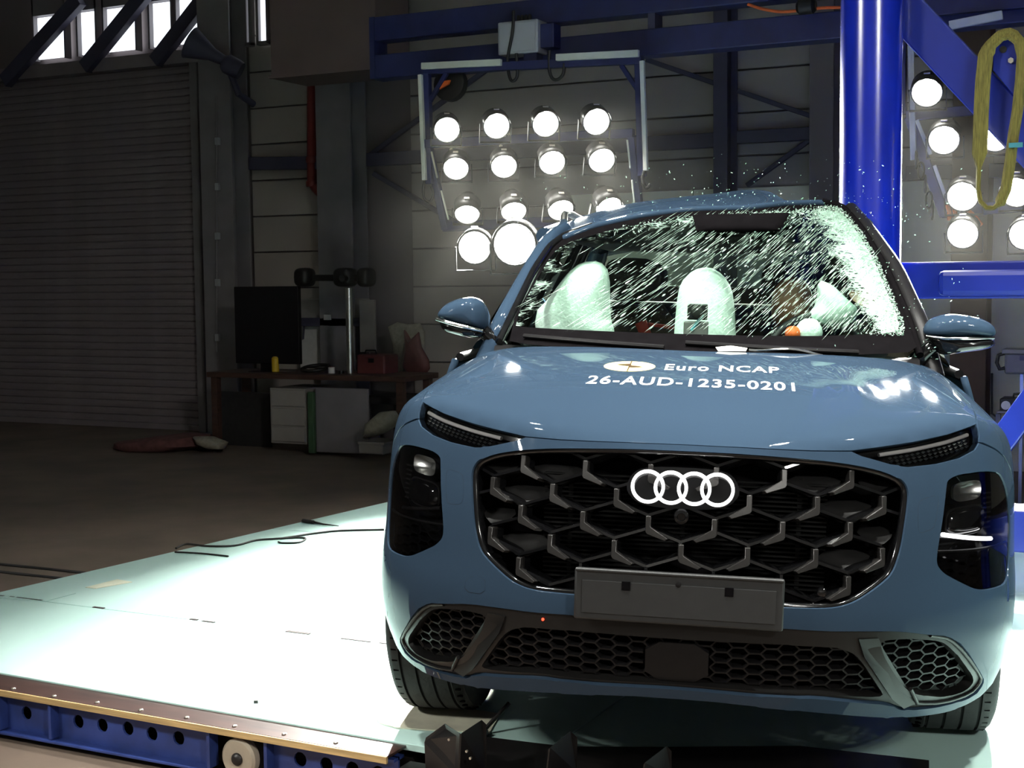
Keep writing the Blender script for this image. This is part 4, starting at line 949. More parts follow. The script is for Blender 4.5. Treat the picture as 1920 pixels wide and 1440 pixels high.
# ---- grille
gril = cob('grille', honey(GR, 0, 0, 9, 9, .001, 0, 0, .01) if False else strip(list(dens(GR, .02, True))+[GR[0]], .014, .010), MT['gloss_black'], smooth=60, label='gloss black grille with grey angled blades')
T = TR[in_gr]; used = np.unique(T); idx = -np.ones(len(P3), int); idx[used] = np.arange(len(used))
cob('grille_back', MB().add(P3[used]-N3[used]*.13, [tuple(int(i) for i in f) for f in idx[T]]), MT['matt_black'], gril, smooth=60)
lop = dens(GR, .012, True); a, b = sp(lop[:, 0], lop[:, 1], .012), sp(lop[:, 0], lop[:, 1], .13); n_ = len(a)
cob('grille_wall', MB().add(list(a)+list(b), [(i, (i+1) % n_, n_+(i+1) % n_, n_+i) for i in range(n_)]), MT['gloss_black'], gril, smooth=60)
pit = .1735; rowz = [.868, .801, .7365, .668, .598]; vl = .036
GRs = np.array(GR); cgr = GRs.mean(0)
def ingr(x, z, k=1.0): return poly_in((GRs-cgr)*k+cgr, x, z)
def bars(a, b, w_, d0, d1):
    A = np.array([a, b]); p = sp(A[:, 0], A[:, 1], d0); q = sp(A[:, 0], A[:, 1], d1)
    t = nrm(p[1]-p[0]); n_ = nrm(np.cross(t, (p[0]-q[0]))); n_ = n_*w_/2
    # ridge section: narrow at the front
    vs = [p[0]-n_*.35, p[0]+n_*.35, q[0]+n_, q[0]-n_, p[1]-n_*.35, p[1]+n_*.35, q[1]+n_, q[1]-n_]
    return vs, [(0, 1, 5, 4), (1, 2, 6, 5), (3, 0, 4, 7), (0, 3, 2, 1), (4, 5, 6, 7)]
lat = MB(); emb = lambda x, z: abs(x) < .15 and .745 < z < .86
cells = []
for r_i, zr in enumerate([.936]+rowz):
    ro = r_i-1
    for k in range(-4, 5):
        x = k*pit if ro % 2 else (k+.5)*pit
        if abs(x) > .66: continue
        if ro >= 0 and ingr(x, zr-.015, 1.02) and not (ro == 1 and abs(x) < .12):
            lat.add(*bars((x, zr), (x, zr-vl), .022, .016, .06))
        for s_ in (-1, 1):
            a, b = (x, zr-vl), (x+s_*pit/2, zr-.066)
            mx, mz = (a[0]+b[0])/2, (a[1]+b[1])/2
            if not ingr(mx, mz, 1.0): continue
            if not ingr(*b, 1.04): b = ((mx+b[0])/2, (mz+b[1])/2)
            if not ingr(*a, 1.04): a = ((mx+a[0])/2, (mz+a[1])/2)
            lat.add(*bars(a, b, .020, .018, .06))
        cells.append((x+pit/2, zr-vl/2-.03, ro))
cob('grille_lattice', lat, MT['gloss_black'], gril, smooth=25)
# grey angled blades, one by one
bl = {}
for ro, zr in enumerate(rowz):
    for k in range(-4, 4):
        x = k*pit if ro % 2 else (k+.5)*pit
        if not ingr(x, zr-.025, .97) or (ro == 1 and abs(x) < .1) or (ro == 4 and abs(x) < .3): continue
        s_ = -1 if x > 0 else 1
        w_ = .008
        poly = [(-w_, 0), (w_, 0), (w_*1.1, -.040), (w_*.6, -.052), (s_*.055+s_*.002, -.070), (s_*.062, -.066), (s_*.030, -.046), (-w_*1.0 if s_ > 0 else -w_, -.033)] if s_ > 0 else [(w_, 0), (-w_, 0), (-w_*1.1, -.040+.0), (-w_*.6, -.052), (-.057, -.070), (-.062, -.066), (-.030, -.046), (w_, -.033)]
        if s_ > 0: poly = [(-w_, 0), (w_, 0), (w_, -.030), (.060, -.060), (.052, -.067), (-w_*.3, -.050), (-w_, -.044)]
        else: poly = [(w_, 0), (-w_, 0), (-w_, -.030), (-.060, -.060), (-.052, -.067), (w_*.3, -.050), (w_, -.044)]
        L = np.array(poly)+[x, zr-.001]; n_ = len(L); c_ = L.mean(0)
        top = L*1.0; fr_ = sp(c_[0]+(L[:, 0]-c_[0])*.86, c_[1]+(L[:, 1]-c_[1])*.92, np.array([.010, .010, .006, .002, .004, .004, .010])); bk = sp(L[:, 0], L[:, 1], .035)
        mb = MB(); mb.add(list(fr_)+list(bk), [tuple(range(n_))]+[(i, n_+i, n_+(i+1) % n_, (i+1) % n_) for i in range(n_)])
        cob('grille_blade', mb, MT['grille_grey'], gril, smooth=20, bevel=.0015)
# closed pocket plates in the outer and top cells
for (x, z, ro) in cells:
    closed = (ro == -1) or abs(x) > .40 or (ro == 0 and abs(x) > .25)
    if not closed or not ingr(x, z, .99) or abs(x) < .14: continue
    L = np.array([(x-pit*.42, z+.020), (x-pit*.30, z-.004), (x-pit*.1, z-.022), (x+pit*.1, z-.022), (x+pit*.30, z-.004), (x+pit*.42, z+.020), (x+pit*.25, z+.034), (x-pit*.25, z+.034)])
    if not all(ingr(a_, b_, 1.03) for a_, b_ in L): L = (L-[x, z])*.7+[x, z]
    p = sp(L[:, 0], L[:, 1], np.array([.05, .040, .030, .030, .040, .05, .075, .075])); n_ = len(L)
    q = p+np.array([0, .02, 0]); mb = MB(); mb.add(list(p)+list(q)+[p.mean(0)+np.array([0, .02, 0])], [(i, (i+1) % n_, 2*n_) for i in range(n_)]+[(i, n_+i, n_+(i+1) % n_, (i+1) % n_) for i in range(n_)])
    cob('cell_plate', mb, MT['pocket'], gril, smooth=60)
# radiator slats behind the open cells
mb = MB()
for k in range(24):
    z = .54+k*.012; mb.box((0, .125, z), (.74, .012, .0045))
for x in (-.3, 0, .3): mb.box((x, .13, .68), (.012, .01, .30))
cob('radiator', mb, MT['radiator'], gril, kind='stuff')
# emblem of four linked rings
for k, x in enumerate((-.089, -.030, .0295, .0885)):
    c_ = np.array([x, float(ysurf(np.array(x), np.array(.8065)))-.006, .8065]); mb = MB(); n_ = 44
    ang = np.linspace(0, 2*math.pi, n_, endpoint=False)
    vs = []
    for rr, yy in ((.0355, .004), (.0365, 0), (.0425, 0), (.0436, .004), (.0436, .014), (.0355, .014)):
        for t_ in ang: vs.append((c_[0]+rr*math.cos(t_), c_[1]+yy, c_[2]+rr*math.sin(t_)))
    mb.add(vs, [(i*n_+j, i*n_+(j+1) % n_, ((i+1) % 6)*n_+(j+1) % n_, ((i+1) % 6)*n_+j) for i in range(6) for j in range(n_)])
    cob('emblem_ring', mb, MT['white_ring'], gril, smooth=40, label='bright white emblem ring')
L = chaik([(-.15,.80),(-.13,.845),(-.08,.86),(.08,.86),(.13,.845),(.15,.80),(.12,.765),(.06,.755),(-.06,.755),(-.12,.765)], 2)
p = sp(L[:, 0], L[:, 1], .012); q = p+np.array([0, .05, 0]); n_ = len(L)
cob('emblem_base', MB().add(list(p)+list(q), [tuple(range(n_))]+[(i, n_+i, n_+(i+1) % n_, (i+1) % n_) for i in range(n_)]), MT['gloss_black'], gril, smooth=30)
cob('front_camera', MB().lathe([(.02, 0), (.018, .012), (.011, .014), (.009, .008)], 18, (.0, .012, .735), (0, -1, 0)), MT['gloss_black'], gril, smooth=30)
for x in (-.43, .37): cob('sensor', MB().lathe([(.013, 0), (.012, .010), (.008, .012)], 16, sp(np.array([x]), np.array([.556 if x < 0 else .553]), .03)[0], (0, -1, 0)), MT['gloss_black'], gril, smooth=30)
# ---- plate holder
ph_ = cob('plate_holder', MB().box((0, -.028, .530), (.530, .022, .133)), MT['plate'], bevel=.006, smooth=30)
cob('holder_edge', MB().tube([(-.262, -.040, .5935), (.262, -.040, .5935)], .0045, 8), MT['plate'], ph_, smooth=60)
cob('holder_inset', MB().box((0, -.041, .525), (.49, .003, .085)), MT['plate'], ph_, bevel=.001)
for x in (-.132, .128): cob('fixing_hole', MB().box((x, -.0425, .558), (.022, .004, .022)), MT['matt_black'], ph_)
cob('centre_screw', MB().lathe([(.007, 0), (.007, .003), (.003, .004)], 14, (0, -.0405, .569), (0, -1, 0)), MT['satin_black'], ph_, smooth=30)
# ---- small covers on the bumper
for L in ([(.603,.775),(.618,.786),(.655,.792),(.662,.783),(.652,.715),(.643,.706),(.612,.698),(.605,.708)], [(-.603,.788),(-.618,.796),(-.655,.799),(-.662,.785),(-.654,.715),(-.643,.706),(-.605,.712),(-.599,.73)], [(-.520,.530),(-.578,.521),(-.583,.48),(-.52,.484)]):
    Lc = chaik(L, 1); cob('tow_cover', strip(list(dens(Lc, .01, True))+[Lc[0]], .0015, .0016, 6), MT['satin_black'], bump, smooth=60)
# ---- headlamps
for s_ in (1, -1):
    side = cen[:, 0]*s_ > 0
    hl = panel('headlamp', in_lp & side, MT['lamp_clear'], off=.004, rim=0, shrink=.001, label='dark headlamp unit')
    T = TR[in_lp & side]; used = np.unique(T); idx = -np.ones(len(P3), int); idx[used] = np.arange(len(used))
    cob('housing', MB().add(P3[used]-N3[used]*.075, [tuple(int(i) for i in f) for f in idx[T]]), MT['gloss_black'], hl, smooth=60)
    lop = dens(LP, .012, True)*[s_, 1]; a, b = sp(lop[:, 0], lop[:, 1], .004), sp(lop[:, 0], lop[:, 1], .075); n_ = len(a)
    cob('bezel', MB().add(list(a)+list(b), [(i, (i+1) % n_, n_+(i+1) % n_, n_+i) for i in range(n_)]), MT['gloss_black'], hl, smooth=60)
    def lm(x, z, d): return sp(np.array([s_*x]), np.array([z]), d)[0]
    def ring_(cx, cz, rx, rz_, e_, d): 
        out = []
        for t_ in np.linspace(0, 2*math.pi, 28, endpoint=False):
            cc, ss = math.cos(t_), math.sin(t_); out.append((s_*(cx+rx*math.copysign(abs(cc)**e_, cc)), cz+rz_*math.copysign(abs(ss)**e_, ss)))
        out = np.array(out); return sp(out[:, 0], out[:, 1], d)
    def cup(cx, cz, rx, rz_, e_, ds, ks):
        vs = []; m_ = len(ds)
        for d_, k_ in zip(ds, ks): vs += list(ring_(cx, cz, rx*k_, rz_*k_, e_, d_))
        fs = [(i*28+j, i*28+(j+1) % 28, (i+1)*28+(j+1) % 28, (i+1)*28+j) for i in range(m_-1) for j in range(28)]; fs.append(tuple((m_-1)*28+j for j in range(28)))
        return MB().add(vs, fs)
    cob('reflector', cup(.768, .793, .046, .026, .55, (.020, .035, .055), (1, .85, .4)), MT['alu'], hl, smooth=50)
    cob('projector_lens', cup(.772, .712, .058, .034, .5, (.030, .018, .014, .020), (1, .9, .5, .1)), MT['gloss_black'], hl, smooth=60)
    cob('projector_rim', MB().tube(ring_(.772, .712, .062, .038, .5, .030), .003, 6, closed=True), MT['satin_black'], hl, smooth=60)
    for k in range(8): 
        z = .775-k*.0135; cob('cooling_rib', strip([(s_*.838, z), (s_*.862, z-.003)], .03, .003, 6), MT['grille_grey'], hl, smooth=50)
    if s_ > 0: cob('light_bar', strip([(s_*x, .6865-(x-.691)*.24) for x in np.linspace(.691, .853, 10)], .02, .006), mat('lit_light_bar', (.9, .9, .9), .3, 0, .01, 10, emit=(1, 1, 1), es=1.4), hl, smooth=60, label='bright white light bar')
    else: cob('light_bar', strip([(s_*x, .6865-(x-.691)*.24) for x in np.linspace(.691, .853, 10)], .02, .006), MT['satin_black'], hl, smooth=60)
    cob('divider', strip([(s_*x, .645-(x-.67)*.10) for x in np.linspace(.670, .905, 12)], .012, .004), MT['trim_dark'], hl, smooth=60)
    lowp = np.array([(.666,.632),(.70,.632),(.80,.622),(.905,.612),(.905,.56),(.892,.519),(.84,.522),(.787,.53),(.72,.57),(.685,.59),(.665,.612)])
    mb = honey(lowp, .78, .58, .05, .026, .004, 0, .012, .035)
    if s_ < 0: mb.map(lambda P: P*np.array([-1, 1, 1]))
    cob('honeycomb_mesh', mb, MT['gloss_black'], hl)
    # daytime running lamp
    dl = panel('running_lamp', in_dr & side, MT['lamp_clear'], off=.002, rim=0, shrink=.0015, label='slim running lamp strip with patterned cells')
    T = TR[in_dr & side]; used = np.unique(T); idx = -np.ones(len(P3), int); idx[used] = np.arange(len(used))
    cob('housing', MB().add(P3[used]-N3[used]*.03, [tuple(int(i) for i in f) for f in idx[T]]), MT['gloss_black'], dl, smooth=60)
    up = [(s_*x, float(np.interp(x, DRt[:, 0], DRt[:, 1]))-.016) for x in np.linspace(.50, .755, 16)]
    cob('light_guide', strip(up, .008, .0055), MT['white'], dl, smooth=60)
    cb = []
    for row in range(3):
        for k in range(15):
            x = .535+k*.0155+row*.004; zt_ = float(np.interp(x, DRt[:, 0], DRt[:, 1])); z = zt_-.027-row*.0095
            if not poly_in(DR, x, z-.004) or x > .77: continue
            p = lm(x, z, .012); n_ = gnorm(p)
            c4 = np.array([(x-.0065, z), (x, z+.0042), (x+.0065, z), (x, z-.0042)])*[s_, 1]
            a4 = sp(c4[:, 0], c4[:, 1], .016); cob('lamp_cell', MB().add(list(a4)+[p-n_*-.004], [(0, 1, 4), (1, 2, 4), (2, 3, 4), (3, 0, 4)]), MT['alu'], dl)
# ---- markings on the hood
def text_mesh(body_):
    c = bpy.data.curves.new('t', 'FONT'); c.body = body_; c.size = 1; c.offset = .016; c.space_character = 1.12
    ob = bpy.data.objects.new('t', c); COL.objects.link(ob); dg = bpy.context.evaluated_depsgraph_get(); me = bpy.data.meshes.new_from_object(ob.evaluated_get(dg))
    V = np.array([v.co[:] for v in me.vertices]); F = [tuple(p.vertices) for p in me.polygons]
    bpy.data.objects.remove(ob); bpy.data.curves.remove(c); bpy.data.meshes.remove(me); return V, F
def on_hood(name, V, F, x0, x1, y0, y1, m, dz=.0012, yl=0.):
    a, b = V[:, :2].min(0), V[:, :2].max(0); u = (V[:, 0]-a[0])/(b[0]-a[0]); v = (V[:, 1]-a[1])/(b[1]-a[1])
    x = x0+(x1-x0)*u; y = y0+(y1-y0)*v+yl*u; z = ztop(x, y)+dz; return cob(name, MB().add(np.stack([x, y, z], -1), F), m, hood)
V_, F_ = text_mesh('Euro NCAP'); on_hood('hood_lettering', V_, F_, -.092, .250, .675, .790, MT['white_decal'], label=None) if False else on_hood('hood_lettering', V_, F_, -.092, .250, .672, .775, MT['white_decal'], yl=.02)
V_, F_ = text_mesh('26-AUD-1235-0201'); on_hood('hood_lettering', V_, F_, -.306, .290, .455, .560, MT['white_decal'])
n_ = 40; ang = np.linspace(0, 2*math.pi, n_, endpoint=False)
V_ = np.concatenate([np.stack([np.cos(ang)*k_, np.sin(ang)*k_, 0*ang], -1) for k_ in (1, .6, .25)]+[np.zeros((1, 3))])
F_ = [(i*n_+j, i*n_+(j+1) % n_, (i+1)*n_+(j+1) % n_, (i+1)*n_+j) for i in range(2) for j in range(n_)]+[(2*n_+j, 2*n_+(j+1) % n_, 3*n_) for j in range(n_)]
on_hood('hood_roundel', V_, F_, -.280, -.122, .633, .806, MT['yellow_decal'], .001)
bolt = np.array([(-.62, .18, 0), (-.1, .36, 0), (.02, .05, 0), (.06, .02, 0), (.60, -.12, 0), (.1, -.34, 0), (-.03, -.95, 0), (-.06, -.05, 0), (-.1, .16, 0)])
bl_ = np.array([(-.55, .22), (.02, .38), (.06, .06), (.55, -.16), (.0, -.30), (-.04, -.02)])
sc_ = lambda P: (-.201+P[:, 0]*.079, .7195+P[:, 1]*.0865)
x_, y_ = sc_(bl_); cob('hood_roundel_mark', MB().add(np.stack([x_, y_, ztop(x_, y_)+.0028], -1), [(0, 5, 1), (5, 2, 1), (5, 4, 2), (4, 3, 2)]), MT['dark_decal'], hood)
x_, y_ = sc_(np.array([(-.02, -1.), (.02, -1.), (.02, 1.), (-.02, 1.)])); cob('hood_roundel_mark', MB().add(np.stack([x_, y_, ztop(x_, y_)+.0026], -1), [(0, 1, 2, 3)]), MT['dark_decal'], hood)
# ---- windscreen (struck corner lifted, so the outline is not symmetric)
def wsy(x, z): return 1.12+.37*np.asarray(x)**2+(np.asarray(z)-1.10)*1.76
OUT = np.array([(-.700,1.110),(-.611,1.455),(-.565,1.492),(-.465,1.537),(-.28,1.584),(-.093,1.613),(.135,1.624),(.28,1.647),(.427,1.656),(.5,1.64),(.547,1.57),(.633,1.414),(.691,1.261),(.712,1.181),(.728,1.115),(.578,1.105),(.328,1.098),(.012,1.095),(-.293,1.096),(-.579,1.098)])
INN = np.array([(-.684,1.160),(-.60,1.1545),(-.1,1.154),(.329,1.157),(.602,1.168),(.665,1.18),(.676,1.205),(.641,1.326),(.614,1.423),(.555,1.548),(.495,1.626),(.342,1.619),(.177,1.603),(-.008,1.587),(-.172,1.569),(-.376,1.527),(-.518,1.482),(-.585,1.448),(-.612,1.40)])
OUTd, INNd = dens(chaik(OUT, 1), .02, True), dens(chaik(INN, 1), .02, True)
pts = [Vector(p) for p in OUTd]+[Vector(p) for p in INNd]; n1, n2 = len(OUTd), len(INNd)
edges = [(i, (i+1) % n1) for i in range(n1)]+[(n1+i, n1+(i+1) % n2) for i in range(n2)]
gx, gz = np.meshgrid(np.arange(-.75, .75, .025), np.arange(1.08, 1.68, .025)); q = np.stack([gx.ravel(), gz.ravel()], -1); q = q[inpoly(OUTd, q)]
pts += [Vector(p) for p in q]
VV, EE, FF, *_ = delaunay_2d_cdt(pts, edges, [], 0, 1e-6)
W2 = np.array([[v[0], v[1]] for v in VV]); WT = np.array([f for f in FF if len(f) == 3]); wc_ = W2[WT].mean(1)
W3 = np.stack([W2[:, 0], wsy(W2[:, 0], W2[:, 1]), W2[:, 1]], -1)
inn = inpoly(INNd, wc_); out_ = inpoly(OUTd, wc_)
def ws_panel(name, mask, m, **kw):
    T = WT[mask]; used = np.unique(T); idx = -np.ones(len(W3), int); idx[used] = np.arange(len(used))
    return cob(name, MB().add(W3[used], [tuple(int(i) for i in f) for f in idx[T]]), m, smooth=60, **kw)
# crazed laminated glass: clear where whole, milky green-white where it is crushed, plus a painted light veil at the left
gm = bpy.data.materials.new('cracked_windscreen_glass'); gm.use_nodes = True; nt = gm.node_tree; nt.nodes.clear()
N_ = lambda t: nt.nodes.new(t); LK = lambda a, b: nt.links.new(a, b)
o_ = N_('ShaderNodeOutputMaterial'); tr = N_('ShaderNodeBsdfTransparent'); tr.inputs[0].default_value = (.74, .86, .79, 1); gl = N_('ShaderNodeBsdfGlossy'); gl.inputs['Roughness'].default_value = .04
fr = N_('ShaderNodeFresnel'); fr.inputs[0].default_value = 1.28; m1 = N_('ShaderNodeMixShader'); LK(fr.outputs[0], m1.inputs[0]); LK(tr.outputs[0], m1.inputs[1]); LK(gl.outputs[0], m1.inputs[2])
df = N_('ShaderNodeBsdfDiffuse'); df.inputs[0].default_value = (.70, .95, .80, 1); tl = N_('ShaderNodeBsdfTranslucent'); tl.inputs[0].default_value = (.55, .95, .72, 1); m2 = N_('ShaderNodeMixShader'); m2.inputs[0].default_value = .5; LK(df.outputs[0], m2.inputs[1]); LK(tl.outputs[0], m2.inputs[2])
tc = N_('ShaderNodeTexCoord'); sx = N_('ShaderNodeSeparateXYZ'); LK(tc.outputs['Object'], sx.inputs[0])
# distance from the crushed edge: x + .42*(z-1.1) is about constant along the right pillar
mz = N_('ShaderNodeMath'); mz.operation = 'MULTIPLY_ADD'; mz.inputs[1].default_value = .40; LK(sx.outputs['Z'], mz.inputs[0]); LK(sx.outputs['X'], mz.inputs[2])
mr = N_('ShaderNodeMapRange'); mr.inputs[1].default_value = 1.0; mr.inputs[2].default_value = 1.15; LK(mz.outputs[0], mr.inputs[0])
# band along the top edge
mt_ = N_('ShaderNodeMath'); mt_.operation = 'MULTIPLY_ADD'; mt_.inputs[1].default_value = -.16; LK(sx.outputs['X'], mt_.inputs[0]); LK(sx.outputs['Z'], mt_.inputs[2])
mr2 = N_('ShaderNodeMapRange'); mr2.inputs[1].default_value = 1.50; mr2.inputs[2].default_value = 1.60; mr2.inputs[4].default_value = .62; LK(mt_.outputs[0], mr2.inputs[0])
mzl = N_('ShaderNodeMath'); mzl.operation = 'MULTIPLY_ADD'; mzl.inputs[1].default_value = .30; LK(sx.outputs['Z'], mzl.inputs[0]); ng = N_('ShaderNodeMath'); ng.operation = 'MULTIPLY'; ng.inputs[1].default_value = -1; LK(sx.outputs['X'], ng.inputs[0]); LK(ng.outputs[0], mzl.inputs[2])  # left edge: crazing and the veil of lamp glare, painted as milkiness
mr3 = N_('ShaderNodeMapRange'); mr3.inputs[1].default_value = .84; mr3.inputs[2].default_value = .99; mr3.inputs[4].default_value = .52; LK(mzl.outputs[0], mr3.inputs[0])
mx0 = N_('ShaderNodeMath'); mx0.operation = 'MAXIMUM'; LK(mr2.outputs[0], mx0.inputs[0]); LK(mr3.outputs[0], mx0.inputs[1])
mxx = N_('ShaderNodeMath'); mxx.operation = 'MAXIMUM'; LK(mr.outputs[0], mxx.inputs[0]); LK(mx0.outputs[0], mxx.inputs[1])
vo = N_('ShaderNodeTexVoronoi'); vo.feature = 'DISTANCE_TO_EDGE'; vo.inputs['Scale'].default_value = 60; mp = N_('ShaderNodeMapping'); mp.inputs['Rotation'].default_value = (0, .65, 0); mp.inputs['Scale'].default_value = (.5, 1, 1.5); LK(tc.outputs['Object'], mp.inputs[0]); LK(mp.outputs[0], vo.inputs[0])
nz = N_('ShaderNodeTexNoise'); nz.inputs['Scale'].default_value = 14; nz.inputs['Detail'].default_value = 6; LK(tc.outputs['Object'], nz.inputs[0])
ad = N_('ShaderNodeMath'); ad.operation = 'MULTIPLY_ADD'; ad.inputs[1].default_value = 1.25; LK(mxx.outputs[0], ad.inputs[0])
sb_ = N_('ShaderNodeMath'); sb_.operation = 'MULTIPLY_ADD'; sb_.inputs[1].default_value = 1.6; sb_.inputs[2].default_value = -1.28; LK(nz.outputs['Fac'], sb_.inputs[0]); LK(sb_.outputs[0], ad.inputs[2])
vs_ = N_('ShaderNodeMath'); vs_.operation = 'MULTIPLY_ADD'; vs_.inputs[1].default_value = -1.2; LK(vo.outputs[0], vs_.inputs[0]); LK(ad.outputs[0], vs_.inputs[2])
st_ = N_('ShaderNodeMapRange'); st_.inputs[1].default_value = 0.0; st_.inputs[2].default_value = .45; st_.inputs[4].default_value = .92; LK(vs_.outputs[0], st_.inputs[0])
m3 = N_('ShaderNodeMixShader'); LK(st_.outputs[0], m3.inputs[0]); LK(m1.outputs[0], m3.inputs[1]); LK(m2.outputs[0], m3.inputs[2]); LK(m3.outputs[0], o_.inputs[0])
MT['ws'] = gm
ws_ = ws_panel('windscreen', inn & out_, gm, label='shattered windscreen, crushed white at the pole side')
ws_panel('screen_border', ~inn & out_, MT['matt_black'])
# flying and clinging glass splinters
sm = bpy.data.materials.new('glass_splinter'); sm.use_nodes = True; nt = sm.node_tree; nt.nodes.clear()
o_ = N_('ShaderNodeOutputMaterial'); df = N_('ShaderNodeBsdfDiffuse'); df.inputs[0].default_value = (.80, 1, .88, 1); tl = N_('ShaderNodeBsdfTranslucent'); tl.inputs[0].default_value = (.70, 1, .82, 1); m2 = N_('ShaderNodeMixShader'); m2.inputs[0].default_value = .5; LK(df.outputs[0], m2.inputs[1]); LK(tl.outputs[0], m2.inputs[2])
gl = N_('ShaderNodeBsdfGlossy'); gl.inputs['Roughness'].default_value = .15; m4 = N_('ShaderNodeMixShader'); m4.inputs[0].default_value = .25; LK(m2.outputs[0], m4.inputs[1]); LK(gl.outputs[0], m4.inputs[2]); LK(m4.outputs[0], o_.inputs[0])
def splinter(mb, p, d, L, w_, n_):
    d = nrm(d); n_ = nrm(n_); s_ = nrm(np.cross(d, n_))*w_/2; h = n_*w_*.3
    mb.add([p-d*L/2, p+s_, p+d*L/2, p-s_, p+h], [(0, 1, 4), (1, 2, 4), (2, 3, 4), (3, 0, 4), (3, 2, 1, 0)])
def wsn(x, z): return nrm((.74*x, -1, 1.76))
R_ = np.random.default_rng(11)
streak = MB(); cnt_ = 0
cand = np.stack([R_.uniform(-.68, .66, 26000), R_.uniform(1.155, 1.65, 26000)], -1); cand = cand[inpoly(INNd, cand)]
for x, z in cand:
    if cnt_ >= 2300: break
    e_ = x+.40*z; dens_ = .09+.62*max(0, min(1, (e_-.35)/.6)) + .40*math.exp(-((x+.12-.9*(z-1.42))/.10)**2)
    if x < -.35 and z > 1.27: dens_ *= .35
    if R_.random() > dens_: continue
    cnt_ += 1
    sl_ = .55+.42*min(1, max(0, (x+.7)/.9))+R_.normal(0, .05); d = np.array([1, .74*x+1.76*sl_, sl_]); big = R_.random() < .05
    L = R_.gamma(2., .026)+.006; w_ = R_.uniform(.0009, .0022)
    if big: L, w_ = R_.uniform(.014, .04), R_.uniform(.005, .008)
    n_ = wsn(x, z); p = np.array([x, wsy(x, z), z])+n_*R_.uniform(.002, .02)
    splinter(streak, p, d, L, w_, n_+R_.normal(0, .25, 3))
cob('glass_streaks', streak, sm, ws_, kind='stuff')
crumb = MB()
for _ in range(5200):
    if R_.random() < .62:
        z = R_.uniform(1.16, 1.64); ex = np.interp(z, [1.16, 1.205, 1.326, 1.423, 1.548, 1.63], [.67, .676, .641, .614, .555, .495]); x = ex-abs(R_.normal(0, .055))+.012
    else:
        x = R_.uniform(-.45, .52); zt_ = np.interp(x, [-.518, -.376, -.172, -.008, .177, .342, .495], [1.482, 1.527, 1.569, 1.587, 1.603, 1.619, 1.626]); z = zt_-abs(R_.normal(0, .022+.03*max(0, x)))
        if R_.random() > .45+x: continue
    n_ = wsn(x, z); p = np.array([x, wsy(x, z), z])+n_*R_.uniform(.001, .012); s_ = R_.uniform(.002, .0065)
    splinter(crumb, p, R_.normal(0, 1, 3), s_*1.6, s_, n_+R_.normal(0, .5, 3))
cob('glass_crumbs', crumb, sm, ws_, kind='stuff')
deb = MB()
for _ in range(520):
    k = R_.random()
    if k < .45: p = np.array([R_.normal(.15, .35), R_.uniform(1.8, 2.4), 1.60+abs(R_.normal(0, .09))])
    elif k < .75: t_ = R_.random(); p = np.array([.53+.24*(1-t_)+R_.normal(.02, .03), 1.35+.8*t_, 1.10+.52*t_])+R_.normal(0, .015, 3)
    else: p = np.array([R_.uniform(.0, .9), R_.uniform(.9, 1.6), R_.uniform(1.13, 1.75)])
    s_ = R_.uniform(.0016, .0045); splinter(deb, p, R_.normal(0, 1, 3)+np.array([1, 0, .8]), s_*2.2, s_, R_.normal(0, 1, 3))
tag(obj('airborne_glass', deb.map(tiltf).map(lambda P: P@RC.T), sm), 'cloud of tiny glass splinters flying above the car roof', 'glass splinters', kind='stuff')
# ---- cowl, wipers, loose trim
cx_ = np.linspace(-.735, .735, 41); A = np.stack([np.stack([cx_, cowl(cx_)-.012, ztop(cx_, cowl(cx_)-.012)-.012], -1), np.stack([cx_, cowl(cx_)+.02, ztop(cx_, cowl(cx_))-.02], -1), np.stack([cx_, wsy(cx_, 1.10)+.03, np.full(41, 1.085)], -1), np.stack([cx_, wsy(cx_, 1.12)+.05, np.full(41, 1.09)], -1)])
cob('cowl_panel', MB().grid(A), MT['satin_black'], smooth=50)
for x0, x1 in ((.52, -.05), (-.12, -.62)):
    L = np.linspace(0, 1, 12); x = x0+(x1-x0)*L; z = 1.112+.016*L; p = np.stack([x, wsy(x, z)-.022, z], -1); wp = cob('wiper', MB().tube(p, .008, 7), MT['satin_black'], smooth=50)
    cob('wiper_blade', MB().tube(p+np.array([0, .012, -.004]), .005, 5), MT['matt_black'], wp, smooth=50)
for k, L in enumerate(([(1345, 644), (1362, 641), (1395, 646), (1404, 652), (1400, 656), (1360, 653)], [(1404, 646), (1435, 643), (1470, 649), (1520, 657), (1470, 654), (1420, 651)])):
    pass
tp = np.array([(.05, 1.118), (.10, 1.124), (.155, 1.118), (.15, 1.108), (.06, 1.106)]); p = np.stack([tp[:, 0], wsy(tp[:, 0], tp[:, 1])-.035, tp[:, 1]], -1)
cob('broken_trim', MB().prism(p, (0, 0, 0), (0, .006, 0)), MT['trunk'], bevel=.001, label='broken pale trim piece at the screen base')
xs_ = np.linspace(.16, .40, 12); cob('broken_trim', MB().tube(np.stack([xs_, wsy(xs_, 1.11)-.04, 1.118-.014*((xs_-.16)/.24)**2+.006*np.sin(xs_*26)], -1), .0045, 6), MT['alu'], smooth=60, label='bent metal trim strip at the screen base')
